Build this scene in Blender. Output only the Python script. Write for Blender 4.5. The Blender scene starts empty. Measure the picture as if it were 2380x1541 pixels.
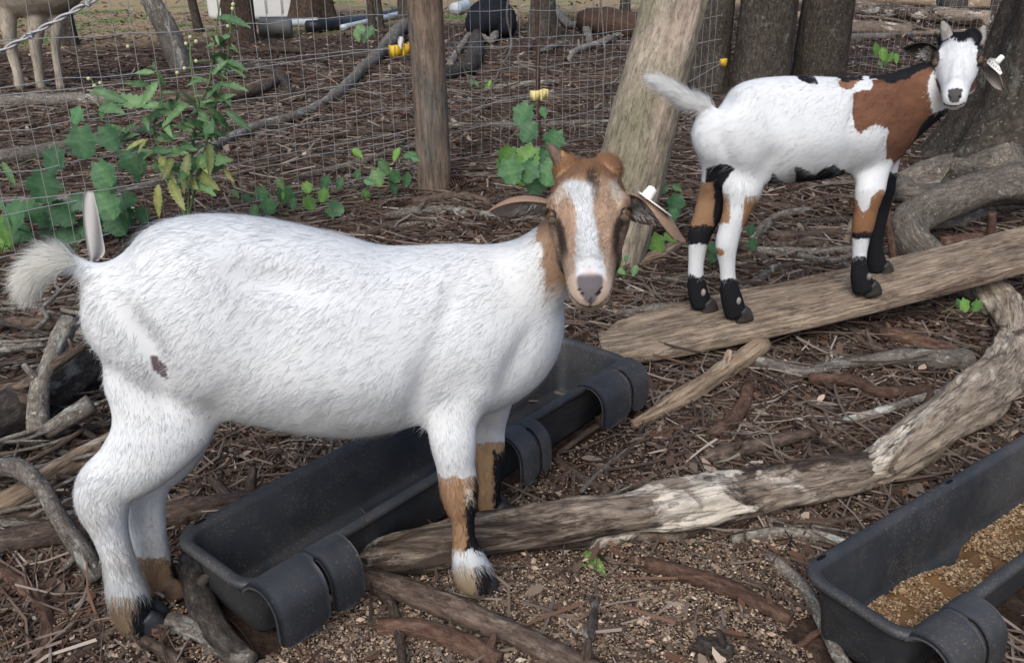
import bpy, math, random
import numpy as np
from mathutils import Vector, Matrix
S = bpy.context.scene
rng = np.random.default_rng(11)
random.seed(11)
R = math.radians
# ------------------------------------------------------------------ camera
CAM_H, PITCH, FPX = 0.956, 24.0, 887.0
cd = bpy.data.cameras.new('camera'); cam = bpy.data.objects.new('camera', cd)
S.collection.objects.link(cam); S.camera = cam
cam.location = (0, 0, CAM_H); cam.rotation_euler = (R(90 - PITCH), 0, 0)
cd.sensor_width = 36.0; cd.lens = 36.0 * FPX / 1024.0; cd.clip_start = 0.02; cd.clip_end = 400
# ------------------------------------------------------------------ daylight under trees: overcast
w = bpy.data.worlds.new('World'); S.world = w; w.use_nodes = True
nt = w.node_tree; nt.nodes.clear()
sky = nt.nodes.new('ShaderNodeTexSky'); sky.sky_type = 'NISHITA'; sky.sun_disc = False
SUN_EL, SUN_ROT = R(46), R(196)
sky.sun_elevation = SUN_EL; sky.sun_rotation = SUN_ROT
sky.air_density = 0.8; sky.dust_density = 4.0; sky.ozone_density = 1.2
bg = nt.nodes.new('ShaderNodeBackground'); bg.inputs['Strength'].default_value = 0.15
out = nt.nodes.new('ShaderNodeOutputWorld')
nt.links.new(sky.outputs[0], bg.inputs[0]); nt.links.new(bg.outputs[0], out.inputs[0])
sd = bpy.data.lights.new('sun', 'SUN'); sun = bpy.data.objects.new('sun', sd); S.collection.objects.link(sun)
sd.energy = 1.15; sd.angle = R(40); sd.color = (0.92, 0.985, 1.0)
sdir = Vector((math.sin(SUN_ROT) * math.cos(SUN_EL), math.cos(SUN_ROT) * math.cos(SUN_EL), math.sin(SUN_EL)))
sun.rotation_euler = sdir.to_track_quat('Z', 'Y').to_euler(); sun.location = (0, 0, 8)
S.view_settings.view_transform = 'Standard'; S.view_settings.look = 'None'
S.view_settings.exposure = 0.40; S.view_settings.gamma = 1.0; S.view_settings.use_curve_mapping = False
S.cycles.max_bounces = 6; S.cycles.diffuse_bounces = 3
S.cycles.use_denoising = True
# ------------------------------------------------------------------ photo pixel -> point helpers (photo read at 2380 px wide)
K = 1024.0 / 2380.0
ct, st_ = math.cos(R(PITCH)), math.sin(R(PITCH))
CAMP = np.array([0, 0, CAM_H])
def ray(x, y):
    cx = (x * K - 512) / FPX; cy = (331 - y * K) / FPX
    return np.array([cx, ct + cy * st_, -st_ + cy * ct])
def G(x, y, z=0.0):
    d = ray(x, y); return CAMP + d * ((z - CAM_H) / d[2])
def AY(x, y, Y):
    d = ray(x, y); return CAMP + d * (Y / d[1])
def APL(x, y, p0, n):
    d = ray(x, y); n = np.asarray(n, float); return CAMP + d * (np.dot(np.asarray(p0) - CAMP, n) / np.dot(d, n))
def dep(p): return p[..., 1] * ct + (CAM_H - p[..., 2]) * st_
def proj(p):
    p = np.asarray(p, float); z = dep(p)
    u = p[..., 0] / z * FPX + 512
    v = 331 - (p[..., 1] * st_ + (p[..., 2] - CAM_H) * ct) / z * FPX
    return u / K, v / K
def mpd(p): return float(dep(np.asarray(p))) * K / FPX      # metres per photo pixel at p
# ------------------------------------------------------------------ noise
def _h(ix, iy, iz, s):
    n = (ix.astype(np.int64) * 374761393 + iy.astype(np.int64) * 668265263 + iz.astype(np.int64) * 1274126177 + s * 974711) & 0x7fffffff
    n = ((n ^ (n >> 13)) * 1274126177) & 0x7fffffff
    n = ((n ^ (n >> 15)) * 2246822519) & 0x7fffffff
    return ((n ^ (n >> 16)) & 0xffff) / 32767.5 - 1.0
def vnoise(p, s=0):
    p = np.asarray(p, float); i = np.floor(p); f = p - i; f = f * f * (3 - 2 * f); i = i.astype(np.int64)
    x, y, z = i[..., 0], i[..., 1], i[..., 2]; fx, fy, fz = f[..., 0], f[..., 1], f[..., 2]
    def L(a, b, t): return a + (b - a) * t
    c = [[[_h(x + a, y + b, z + d, s) for d in (0, 1)] for b in (0, 1)] for a in (0, 1)]
    return L(L(L(c[0][0][0], c[1][0][0], fx), L(c[0][1][0], c[1][1][0], fx), fy), L(L(c[0][0][1], c[1][0][1], fx), L(c[0][1][1], c[1][1][1], fx), fy), fz)
def fbm(p, o=4, s=0):
    p = np.asarray(p, float); r = 0; a = 0.5
    for k in range(o): r = r + a * vnoise(p * 2 ** k, s + k); a *= 0.5
    return r
def ss(a, b, x): t = np.clip((x - a) / (b - a), 0, 1); return t * t * (3 - 2 * t)
def nrm(v):
    v = np.asarray(v, float); return v / np.maximum(np.linalg.norm(v, axis=-1, keepdims=True), 1e-9)
def crm(P, n):
    """Catmull-Rom resample of rows of P to n rows"""
    P = np.asarray(P, float)
    if len(P) == 2: return P[0] + (P[1] - P[0]) * np.linspace(0, 1, n)[:, None]
    seg = np.r_[0, np.cumsum(np.linalg.norm(np.diff(P[:, :3], axis=0), axis=1))]
    Q = np.vstack([2 * P[0] - P[1], P, 2 * P[-1] - P[-2]])
    o = np.empty((n, P.shape[1]))
    for k, s in enumerate(np.linspace(0, seg[-1], n)):
        i = min(np.searchsorted(seg, s, side='right') - 1, len(P) - 2); t = (s - seg[i]) / max(seg[i + 1] - seg[i], 1e-9)
        a, b, c, d = Q[i:i + 4]
        o[k] = 0.5 * (2 * b + (c - a) * t + (2 * a - 5 * b + 4 * c - d) * t * t + (3 * b - a - 3 * c + d) * t ** 3)
    return o
# ------------------------------------------------------------------ mesh helpers
class Geo:
    def __init__(s): s.V = []; s.Q = []; s.T = []; s.gc = []; s.col = []; s.n = 0
    def add(s, V, Q=None, T=None, gc=None, col=None):
        V = np.asarray(V, float).reshape(-1, 3)
        if Q is not None and len(Q): s.Q.append(np.asarray(Q, int).reshape(-1, 4) + s.n)
        if T is not None and len(T): s.T.append(np.asarray(T, int).reshape(-1, 3) + s.n)
        s.V.append(V); s.gc.append(V if gc is None else np.asarray(gc, float))
        c = np.ones((len(V), 3)) if col is None else np.broadcast_to(np.asarray(col, float), (len(V), 3))
        s.col.append(c); s.n += len(V); return s
    def arrays(s):
        Q = np.vstack(s.Q) if s.Q else np.zeros((0, 4), int); T = np.vstack(s.T) if s.T else np.zeros((0, 3), int)
        return np.vstack(s.V), Q, T, np.vstack(s.gc), np.vstack(s.col)
def mesh_np(name, V, Q, T, gc=None, col=None, smooth=True):
    me = bpy.data.meshes.new(name)
    me.vertices.add(len(V)); me.vertices.foreach_set('co', np.ascontiguousarray(V, np.float32).ravel())
    nl = 4 * len(Q) + 3 * len(T); me.loops.add(nl)
    me.loops.foreach_set('vertex_index', np.r_[Q.ravel(), T.ravel()].astype(np.int32))
    me.polygons.add(len(Q) + len(T))
    st = np.r_[np.arange(len(Q)) * 4, 4 * len(Q) + np.arange(len(T)) * 3]
    me.polygons.foreach_set('loop_start', st.astype(np.int32))
    me.polygons.foreach_set('use_smooth', np.full(len(st), smooth))
    if gc is not None:
        a = me.attributes.new('gc', 'FLOAT_VECTOR', 'POINT'); a.data.foreach_set('vector', np.ascontiguousarray(gc, np.float32).ravel())
    if col is not None:
        a = me.attributes.new('tint', 'FLOAT_COLOR', 'POINT')
        a.data.foreach_set('color', np.ascontiguousarray(np.c_[col, np.ones(len(col))], np.float32).ravel())
    me.update(calc_edges=True); me.validate()
    return me
WL = {}
def put(o, parent, base):
    """link; WL remembers where an object stands in the world (only translations are used for things built in place)"""
    S.collection.objects.link(o)
    pb = np.zeros(3)
    if parent is not None: o.parent = parent; pb = WL[parent.name]
    WL[o.name] = np.asarray(base, float); o.location = tuple(np.asarray(base, float) - pb)
    return o
def tag(o, label=None, cat=None, group=None, kind=None):
    if label: o['label'] = label
    if cat: o['category'] = cat
    if group: o['group'] = group
    if kind: o['kind'] = kind
    return o
def emp(name, base, label=None, cat=None, group=None):
    o = bpy.data.objects.new(name, None); o.empty_display_size = 0.05
    put(o, None, base); return tag(o, label, cat, group)
def mk(name, g, mat, parent=None, base=None, smooth=True):
    V, Q, T, gc, col = g.arrays() if isinstance(g, Geo) else g
    if base is None:
        base = WL[parent.name] if parent is not None else np.array([*(V[:, :2].mean(0)), V[:, 2].min()])
    me = mesh_np(name, V - base, Q, T, gc, col, smooth); me.materials.append(mat)
    return put(bpy.data.objects.new(name, me), parent, base)
def tube(P, rad, sides=8, n=None, rough=0.0, rs=6.0, seed=0, asp=None, up=None, caps=True, stretch=4.0, capd=0.35, ridge=0.0):
    """swept tube; rad scalar or per control point; asp = (a,b) factor rows; returns V,Q,T,gc"""
    P = np.asarray(P, float); m = len(P)
    rad = np.broadcast_to(np.asarray(rad, float), (m,)) if np.ndim(rad) < 2 else np.asarray(rad, float)
    rr = rad[:, None] if rad.ndim == 1 else rad
    if rr.shape[1] == 1: rr = np.repeat(rr, 2, 1)
    n = n or max(m, 2)
    A = crm(np.c_[P, rr], n); C, rr = A[:, :3], np.maximum(A[:, 3:5], 1e-4)
    Tn = nrm(np.gradient(C, axis=0))
    u = np.zeros((n, 3))
    if up is not None:
        for k in range(n): u[k] = nrm(np.asarray(up) - np.dot(up, Tn[k]) * Tn[k])
    else:
        a = np.array([0, 0, 1.0]) if abs(Tn[0][2]) < 0.9 else np.array([1.0, 0, 0])
        u[0] = nrm(a - np.dot(a, Tn[0]) * Tn[0])
        for k in range(1, n): u[k] = nrm(u[k - 1] - np.dot(u[k - 1], Tn[k]) * Tn[k])
    s = np.cross(Tn, u)
    th = np.linspace(0, 2 * math.pi, sides, endpoint=False)
    L = np.r_[0, np.cumsum(np.linalg.norm(np.diff(C, axis=0), axis=1))]
    cu, cs = np.cos(th), np.sin(th)
    rm = rr.mean(1)
    gc = np.stack([np.outer(rm, cu), np.outer(rm, cs), np.repeat(L[:, None], sides, 1)], -1)
    gc = gc + np.array([seed * 1.37 % 50, seed * 2.11 % 50, seed * 0.73 % 50])
    f = np.ones((n, sides))
    if rough: f = 1 + rough * fbm(gc * np.array([rs, rs, rs / stretch]) / max(rm.mean(), 1e-3) * 0.15, 4, seed) * 2
    if ridge: f = f + ridge * (fbm(gc * np.array([75, 75, 6.5]), 4, seed + 5) * 1.6 - .9 * np.abs(fbm(gc * np.array([38, 38, 3.5]) + 3, 3, seed + 8)))
    V = C[:, None] + (rr[:, 1:2] * cu * f)[..., None] * u[:, None] + (rr[:, 0:1] * cs * f)[..., None] * s[:, None]
    i = np.arange(n - 1)[:, None] * sides; j = np.arange(sides)[None]; j2 = (j + 1) % sides
    Q = np.stack([i + j, i + j2, i + sides + j2, i + sides + j], -1).reshape(-1, 4)
    V = V.reshape(-1, 3); gcf = gc.reshape(-1, 3); T = []
    if caps:
        e0, e1 = len(V), len(V) + 1
        V = np.vstack([V, C[0] - Tn[0] * rm[0] * capd, C[-1] + Tn[-1] * rm[-1] * capd])
        gcf = np.vstack([gcf, gc[0].mean(0), gc[-1].mean(0)])
        j = np.arange(sides); j2 = (j + 1) % sides; b = (n - 1) * sides
        T = np.vstack([np.stack([np.full(sides, e0), j2, j], -1), np.stack([np.full(sides, e1), b + j, b + j2], -1)])
    return V, Q, T, gcf
def tgeo(*a, col=None, **k):
    V, Q, T, gc = tube(*a, **k); return Geo().add(V, Q, T, gc, col)
def ellipsoid(c, ax, nu=14, nv=10):
    """ax: 3 row vectors (half axes)"""
    ax = np.asarray(ax, float)
    if ax.ndim == 0: ax = np.eye(3) * ax
    elif ax.ndim == 1: ax = np.diag(ax)
    ph = np.linspace(0, math.pi, nv + 1)[1:-1]; th = np.linspace(0, 2 * math.pi, nu, endpoint=False)
    d = np.stack([np.outer(np.sin(ph), np.cos(th)), np.outer(np.sin(ph), np.sin(th)), np.repeat(np.cos(ph)[:, None], nu, 1)], -1).reshape(-1, 3)
    d = np.vstack([d, [0, 0, 1], [0, 0, -1]]); V = np.asarray(c) + d @ ax
    if np.linalg.det(ax) < 0: d = d
    i = np.arange(nv - 2)[:, None] * nu; j = np.arange(nu)[None]; j2 = (j + 1) % nu
    Q = np.stack([i + j, i + nu + j, i + nu + j2, i + j2], -1).reshape(-1, 4)
    jj = np.arange(nu); jn = (jj + 1) % nu; a, b = len(d) - 2, len(d) - 1; o = (nv - 2) * nu
    T = np.vstack([np.stack([np.full(nu, a), jj, jn], -1), np.stack([np.full(nu, b), o + jn, o + jj], -1)])
    if np.linalg.det(ax) < 0: Q = Q[:, ::-1]; T = T[:, ::-1]
    return V, Q, T
def box(c, ax):
    """c centre, ax rows = half axes"""
    ax = np.asarray(ax, float); s = np.array([[a, b, d] for a in (-1, 1) for b in (-1, 1) for d in (-1, 1)], float)
    V = np.asarray(c) + s @ ax
    Q = np.array([[0, 1, 3, 2], [4, 6, 7, 5], [0, 4, 5, 1], [2, 3, 7, 6], [0, 2, 6, 4], [1, 5, 7, 3]])
    if np.linalg.det(ax) < 0: Q = Q[:, ::-1]
    return V, Q
# ------------------------------------------------------------------ materials
def mat(name, rough=0.8, spec=0.3):
    m = bpy.data.materials.new(name); m.use_nodes = True; n = m.node_tree.nodes
    b = n['Principled BSDF']; b.inputs['Roughness'].default_value = rough; b.inputs['Specular IOR Level'].default_value = spec
    return m, m.node_tree, b
def N(t, typ, **kw):
    n = t.nodes.new(typ)
    for k, v in kw.items():
        if k.startswith('i_'): n.inputs[k[2:].replace('_', ' ')].default_value = v
        else: setattr(n, k, v)
    return n
def ramp(t, stops, src, inter='LINEAR'):
    r = t.nodes.new('ShaderNodeValToRGB'); r.color_ramp.interpolation = inter; e = r.color_ramp.elements
    while len(e) < len(stops): e.new(0.5)
    for q, (p, c) in zip(e, stops): q.position = p; q.color = (*c, 1) if len(c) == 3 else c
    t.links.new(src, r.inputs[0]); return r
def mixc(t, fac, a, b, mode='MIX'):
    m = t.nodes.new('ShaderNodeMix'); m.data_type = 'RGBA'; m.blend_type = mode
    for sock, v in ((m.inputs[0], fac), (m.inputs[6], a), (m.inputs[7], b)):
        if hasattr(v, 'is_linked') or hasattr(v, 'links'): t.links.new(v, sock)
        elif isinstance(v, (int, float)): sock.default_value = v
        else: sock.default_value = (*v, 1)
    return m.outputs[2]
def coords(t, kind, sc=(1, 1, 1)):
    if kind == 'gc': s = N(t, 'ShaderNodeAttribute', attribute_name='gc').outputs['Vector']
    else: s = N(t, 'ShaderNodeTexCoord').outputs['Object']
    m = N(t, 'ShaderNodeMapping'); m.inputs['Scale'].default_value = sc; t.links.new(s, m.inputs[0]); return m.outputs[0]
def noise(t, vec, sc, det=6, rough=0.6, dist=0.0):
    n = N(t, 'ShaderNodeTexNoise'); n.inputs['Scale'].default_value = sc; n.inputs['Detail'].default_value = det
    n.inputs['Roughness'].default_value = rough; n.inputs['Distortion'].default_value = dist
    t.links.new(vec, n.inputs['Vector']); return n.outputs['Fac']
def bump(t, b, h, strength=0.5, dist=0.01):
    n = N(t, 'ShaderNodeBump'); n.inputs['Strength'].default_value = strength; n.inputs['Distance'].default_value = dist
    t.links.new(h, n.inputs['Height']); t.links.new(n.outputs[0], b.inputs['Normal'])
def objrand(t): return N(t, 'ShaderNodeObjectInfo').outputs['Random']
def wood_mat(name, stops, fine=60, stretch=0.12, patch=None, patch_sc=9, patch_lo=0.55, patch_hi=0.62, bd=0.004, bs=0.6, tint=False, rough=0.85, vary=0.25, patch2=None, p2_sc=6, p2=(0.58, 0.64), cracks=0.5, speck=None):
    m, t, b = mat(name, rough, 0.2)
    v = coords(t, 'gc', (1, 1, stretch)); v1 = coords(t, 'gc')
    n1 = noise(t, v, fine * 2.0, 10, 0.72, 0.4); c = ramp(t, stops, n1).outputs[0]
    n3 = noise(t, v1, 11, 7, .65)
    c = mixc(t, 0.65, c, ramp(t, [(0.28, (0.42, 0.40, 0.40)), (0.72, (1.35, 1.32, 1.3))], n3).outputs[0], 'MULTIPLY')
    h = n1
    for pc, sc, lo, hi in ((patch, patch_sc, patch_lo, patch_hi),) + (((patch2, p2_sc, *p2),) if patch2 is not None else ()):
        if pc is None: continue
        n2 = noise(t, coords(t, 'gc', (1, 1, 0.40)), sc, 9, 0.68, 0.7)
        f = ramp(t, [(lo, (0, 0, 0)), (hi, (1, 1, 1))], n2).outputs[0]
        gr = ramp(t, [(.3, tuple(.55 * q for q in pc)), (.65, tuple(min(1, 1.15 * q) for q in pc))], n1).outputs[0]
        c = mixc(t, f, c, gr)
    if cracks:
        nc = noise(t, coords(t, 'gc', (1, 1, max(.06, stretch * .45))), fine * 1.5, 6, .65, .6)
        k = ramp(t, [(.40, (1, 1, 1)), (.445, (1 - cracks,) * 3), (.49, (1, 1, 1))], nc).outputs[0]; c = mixc(t, 1.0, c, k, 'MULTIPLY')
    if speck is not None:
        ns = noise(t, v1, 150, 3, .5); c = mixc(t, ramp(t, [(.64, (0, 0, 0)), (.68, (1, 1, 1))], ns).outputs[0], c, speck)
    if vary:
        lo, hi = 1 - vary, 1 + vary
        c = mixc(t, 1.0, c, ramp(t, [(0, (lo, lo, lo)), (1, (hi, hi, hi * 0.97))], objrand(t)).outputs[0], 'MULTIPLY')
    if tint: c = mixc(t, 1.0, c, N(t, 'ShaderNodeAttribute', attribute_name='tint').outputs['Color'], 'MULTIPLY')
    t.links.new(c, b.inputs['Base Color']); bump(t, b, h, bs, bd); return m
def plain(name, col, rough=0.6, spec=0.4, nsc=0, amt=0.3, metal=0.0, bs=0.0):
    m, t, b = mat(name, rough, spec); b.inputs['Metallic'].default_value = metal
    if nsc:
        n = noise(t, coords(t, 'obj'), nsc, 6)
        lo, hi = 1 - amt, 1 + amt
        c = mixc(t, 1.0, col, ramp(t, [(0.3, (lo,) * 3), (0.7, (hi,) * 3)], n).outputs[0], 'MULTIPLY'); t.links.new(c, b.inputs['Base Color'])
        if bs: bump(t, b, n, bs, 0.003)
    else: b.inputs['Base Color'].default_value = (*col, 1)
    return m
def tinted(name, rough=0.85, spec=0.2, nsc=0, trans=0.0):
    m, t, b = mat(name, rough, spec)
    c = N(t, 'ShaderNodeAttribute', attribute_name='tint').outputs['Color']
    if nsc:
        n = noise(t, coords(t, 'obj'), nsc, 5)
        c = mixc(t, 1.0, c, ramp(t, [(0.3, (0.65,) * 3), (0.7, (1.3,) * 3)], n).outputs[0], 'MULTIPLY')
    t.links.new(c, b.inputs['Base Color']); return m
# ================================================================== ground
def gz(x, y):
    p = np.stack([np.asarray(x, float), np.asarray(y, float), np.zeros_like(np.asarray(x, float))], -1)
    return 0.016 * fbm(p * 1.7, 3, 40) + 0.012 * fbm(p * 7, 3, 41) - 0.004
def grow(a, b, lo, hi, step, k=1.16):
    c = list(np.arange(lo, hi, step)); s = step; v = lo
    while v > a: s *= k; v -= s; c.insert(0, v)
    s = step; v = c[-1]
    while v < b: s *= k; v += s; c.append(v)
    return np.array(c)
def m_ground():
    m, t, b = mat('forest_floor', 0.95, 0.1)
    v = coords(t, 'obj'); n1 = noise(t, v, 3.0, 8, .65); n2 = noise(t, v, 45, 8, .7, .5)
    c = ramp(t, [(.25, (.022, .016, .013)), (.5, (.056, .041, .033)), (.75, (.115, .086, .068))], n2).outputs[0]
    c = mixc(t, .6, c, ramp(t, [(.3, (.55, .50, .5)), (.7, (1.35, 1.15, 1.05))], n1).outputs[0], 'MULTIPLY')
    # pale sandy straw in the clearing far behind on the left
    sp = N(t, 'ShaderNodeSeparateXYZ'); t.links.new(v, sp.inputs[0])
    def mth(op, a, bb):
        q = N(t, 'ShaderNodeMath', operation=op)
        for i, z in enumerate((a, bb)):
            if hasattr(z, 'links'): t.links.new(z, q.inputs[i])
            else: q.inputs[i].default_value = z
        return q.outputs[0]
    far = mth('ADD', mth('ADD', sp.outputs[1], mth('MULTIPLY', sp.outputs[0], -.7)), mth('MULTIPLY', noise(t, v, .8, 5), 3.0))
    f = ramp(t, [(.0, (0, 0, 0)), (1, (1, 1, 1))], mth('MULTIPLY', mth('SUBTRACT', far, 12.6), .6)).outputs[0]
    straw = ramp(t, [(.3, (.20, .145, .085)), (.7, (.38, .295, .185))], noise(t, v, 14, 7, .7)).outputs[0]
    grn = ramp(t, [(.52, (0, 0, 0)), (.62, (1, 1, 1))], noise(t, v, 1.1, 5)).outputs[0]
    straw = mixc(t, grn, straw, (.12, .20, .05)); c = mixc(t, f, c, straw)
    t.links.new(c, b.inputs['Base Color']); bump(t, b, n2, .9, .012); return m
xs = grow(-70, 70, -2.6, 3.2, .035); ys = grow(-6, 110, .55, 6.2, .035)
X, Y = np.meshgrid(xs, ys, indexing='xy'); Z = gz(X, Y); ny, nx = X.shape
i = np.arange(ny - 1)[:, None] * nx; j = np.arange(nx - 1)[None]
g = Geo().add(np.stack([X, Y, Z], -1).reshape(-1, 3), np.stack([i + j, i + j + 1, i + nx + j + 1, i + nx + j], -1).reshape(-1, 4))
ground = tag(mk('ground', g, m_ground(), None, np.zeros(3)), kind='structure')
# ------------------------------------------------------------------ litter: needles, twigs, bark flakes, dead leaves, feed crumbs
TROUGHS = []
for _c, _d, _L, _W in (((-.507, 1.108), (.586, .698), .955, .180), ((.424, 1.027), (.488, .349), .945, .165)):
    _a = nrm(np.array([_d[0], _d[1], 0.])); _b = np.array([_a[1], -_a[0], 0]); TROUGHS.append((np.array([*_c, 0]) + _a * _L / 2 + _b * _W / 2, np.stack([_a, _b]), _L / 2, _W / 2))
def wedge(n, y0, y1, pw, seed, mx=1.36):
    """points over the part of the ground in view; pw>1 favours near"""
    r = np.random.default_rng(seed); u = r.random(n)
    Yv = y0 + (y1 - y0) * u ** pw
    half = (Yv * ct + CAM_H * st_) * 512 / FPX * mx
    return np.stack([r.uniform(-1, 1, n) * half, Yv], -1), r
def pal(r, n, cols, w=None, var=.25):
    c = np.array(cols)[r.choice(len(cols), n, p=w)]
    return np.clip(c * np.exp(r.normal(size=(n, 1)) * var), .004, .8)
def ribbons(P2, r, L, W, col, zl=.014, curve=.25, tilt=.12, segs=3):
    n = len(P2); th = r.uniform(0, 2 * math.pi, n); d = np.stack([np.cos(th), np.sin(th), r.normal(size=n) * tilt], -1); d = nrm(d)
    s = np.stack([-np.sin(th), np.cos(th), r.normal(size=n) * .5], -1); s = nrm(s)
    cv = r.normal(size=n) * curve; t = np.linspace(-.5, .5, segs + 1)
    z = gz(P2[:, 0], P2[:, 1]) + r.random(n) * zl + .002 + np.abs(d[:, 2]) * L * .5
    C = np.c_[P2, z][:, None] + d[:, None] * (t[None, :, None] * L[:, None, None]) + s[:, None] * ((t ** 2 - .08)[None, :, None] * (cv * L)[:, None, None]) * np.array([1, 1, .25])
    wv = nrm(s * np.array([1, 1, .6]))[:, None] * W[:, None, None] * np.array([1, 1, 1])
    taper = np.interp(np.linspace(0, 1, segs + 1), [0, .3, .6, 1], [.25, .9, 1, .12])[None, :, None] * r.uniform(.75, 1.25, (n, segs + 1, 1))
    V = np.stack([C - wv * taper, C + wv * taper], 2).reshape(n, -1, 3); k = (segs + 1) * 2
    b = (np.arange(n) * k)[:, None] + (np.arange(segs) * 2)[None]
    Q = np.stack([b, b + 1, b + 3, b + 2], -1).reshape(-1, 4)
    return V.reshape(-1, 3), Q, None, None, np.repeat(col, k, 0)
def prisms(P2, r, L, W, col, zl=.014, curve=.2, tilt=.10, segs=3, sides=3):
    n = len(P2); th = r.uniform(0, 2 * math.pi, n); d = nrm(np.stack([np.cos(th), np.sin(th), r.normal(size=n) * tilt], -1))
    s = np.stack([-np.sin(th), np.cos(th), np.zeros(n)], -1); u = np.cross(d, s)
    t = np.linspace(-.5, .5, segs + 1); k = r.normal(size=(n, segs + 1)) * curve * .12; cv = r.normal(size=n) * curve
    z = gz(P2[:, 0], P2[:, 1]) + W * .8 + r.random(n) * zl + np.abs(d[:, 2]) * L * .45
    C = np.c_[P2, z][:, None] + d[:, None] * (t[None, :, None] * L[:, None, None]) + s[:, None] * (((t ** 2)[None] * cv[:, None] + k) * L[:, None])[..., None]
    ph = np.linspace(0, 2 * math.pi, sides, endpoint=False); tp = np.linspace(1.1, .7, segs + 1)
    off = (s[:, None] * np.cos(ph)[None, :, None] + u[:, None] * np.sin(ph)[None, :, None])
    V = C[:, :, None] + off[:, None] * (W[:, None] * tp[None])[:, :, None, None]
    m = (segs + 1) * sides; b = (np.arange(n) * m)[:, None, None] + (np.arange(segs) * sides)[None, :, None]; j = np.arange(sides)[None, None]; j2 = (j + 1) % sides
    Q = np.stack([b + j, b + j2, b + sides + j2, b + sides + j], -1).reshape(-1, 4)
    return V.reshape(-1, 3), Q, None, None, np.repeat(col, m, 0)
def lumps(P2, r, size, col, zl=.006, z0=None):
    n = len(P2); d = np.array([[1, 0, 0], [0, 1, 0], [-1, 0, 0], [0, -1, 0], [0, 0, 1], [0, 0, -1]], float)
    s = size[:, None, None] * r.uniform(.5, 1.2, (n, 6, 1)) * d[None] * np.array([1.25, .9, .75]); th = r.uniform(0, 2 * math.pi, n); c, q = np.cos(th)[:, None], np.sin(th)[:, None]
    z = (gz(P2[:, 0], P2[:, 1]) if z0 is None else z0) + r.random(n) * zl + size * .3
    V = np.stack([s[..., 0] * c - s[..., 1] * q, s[..., 0] * q + s[..., 1] * c, s[..., 2]], -1) + np.c_[P2, z][:, None]
    T = np.array([[0, 1, 4], [1, 2, 4], [2, 3, 4], [3, 0, 4], [1, 0, 5], [2, 1, 5], [3, 2, 5], [0, 3, 5]])
    return V.reshape(-1, 3), None, ((np.arange(n) * 6)[:, None, None] + T[None]).reshape(-1, 3), None, np.repeat(col, 6, 0)
def clear(P2, m=.0):
    k = np.ones(len(P2), bool)
    for o, M, h, w_ in TROUGHS:
        d = np.c_[P2, np.zeros(len(P2))] - o; a = np.abs(d @ M[0]); b = np.abs(d @ M[1]); k &= ~((a < h + .02 + m) & (b < w_ + .02 + m))
    return k
litter_mat = tinted('litter', .9, .15)
BROWNS = [(.050, .036, .029), (.085, .060, .047), (.12, .090, .072), (.155, .128, .108), (.215, .182, .152), (.095, .054, .038)]
def stuff(name, parts, m=litter_mat):
    g = Geo()
    for p in parts: g.add(p[0], p[1], p[2], None, p[4])
    return tag(mk(name, g, m, None, np.zeros(3), smooth=False), kind='stuff')
def scatter(n, y0, y1, pw, seed, m=0.0, bare=0.0):
    P2, r = wedge(n, y0, y1, pw, seed); P2 = P2[clear(P2, m)]
    if bare:      # trampled ground strewn with crumbs in front of the pale log keeps few twigs
        d = sum(np.exp(-(((P2[:, 0] - x) / sx) ** 2 + ((P2[:, 1] - y) / sy) ** 2)) for x, y, sx, sy in ((.08, .98, .42, .20), (-.12, .95, .25, .10), (.30, 1.12, .28, .16), (.25, 1.45, .22, .20), (-.45, .93, .30, .12)))
        P2 = P2[r.random(len(P2)) > bare * np.clip(d, 0, 1)]
    return P2, r, len(P2)
P2, r, n = scatter(34000, .72, 4.2, 1.5, 1, .05, .75)
stuff('pine_needles', [ribbons(P2, r, r.uniform(.04, .13, n), r.uniform(.0005, .0009, n), pal(r, n, [(.145, .078, .052), (.105, .062, .045), (.19, .125, .085), (.075, .050, .040)]), .014, .35, .08)])
P2, r, n = scatter(30000, .72, 7.5, 1.7, 2, .03, .8); k = 1 + .14 * P2[:, 1]
stuff('twig_litter', [prisms(P2, r, r.uniform(.02, .13, n) * k, r.uniform(.0009, .0028, n) * k, pal(r, n, BROWNS), .016, .35, .12, 2)])
P2, r, n = scatter(105000, .72, 13.0, 2.1, 3, 0, .35); k = .42 + .27 * P2[:, 1] * (P2[:, 1] < 4) + (P2[:, 1] >= 4) * (1.08 + .11 * (P2[:, 1] - 4))
stuff('bark_flakes', [ribbons(P2, r, r.uniform(.006, .030, n) * k, r.uniform(.0018, .0065, n) * k, pal(r, n, BROWNS + [(.27, .22, .175)], [.24, .25, .2, .13, .06, .09, .03], .3), .014, .5, .22, 3)])
P2, r, n = scatter(5200, .9, 8.5, 1.2, 8, .08, .93); k = 1 + .05 * P2[:, 1]
stuff('thin_twigs', [prisms(P2, r, r.uniform(.14, .42, n) * k, r.uniform(.0010, .0030, n) * k, pal(r, n, BROWNS[:5], [.25, .3, .22, .15, .08]), .018, .30, .05, 6, 4)])
P2, r, n = scatter(4200, .75, 15.0, 1.4, 4, .05); k = .6 + .10 * P2[:, 1]
stuff('dead_leaves', [ribbons(P2, r, r.uniform(.03, .065, n) * k, r.uniform(.007, .015, n) * k, pal(r, n, [(.14, .078, .050), (.10, .066, .050), (.17, .13, .10), (.23, .18, .14)]), .018, .6, .3, 4)])
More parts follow.
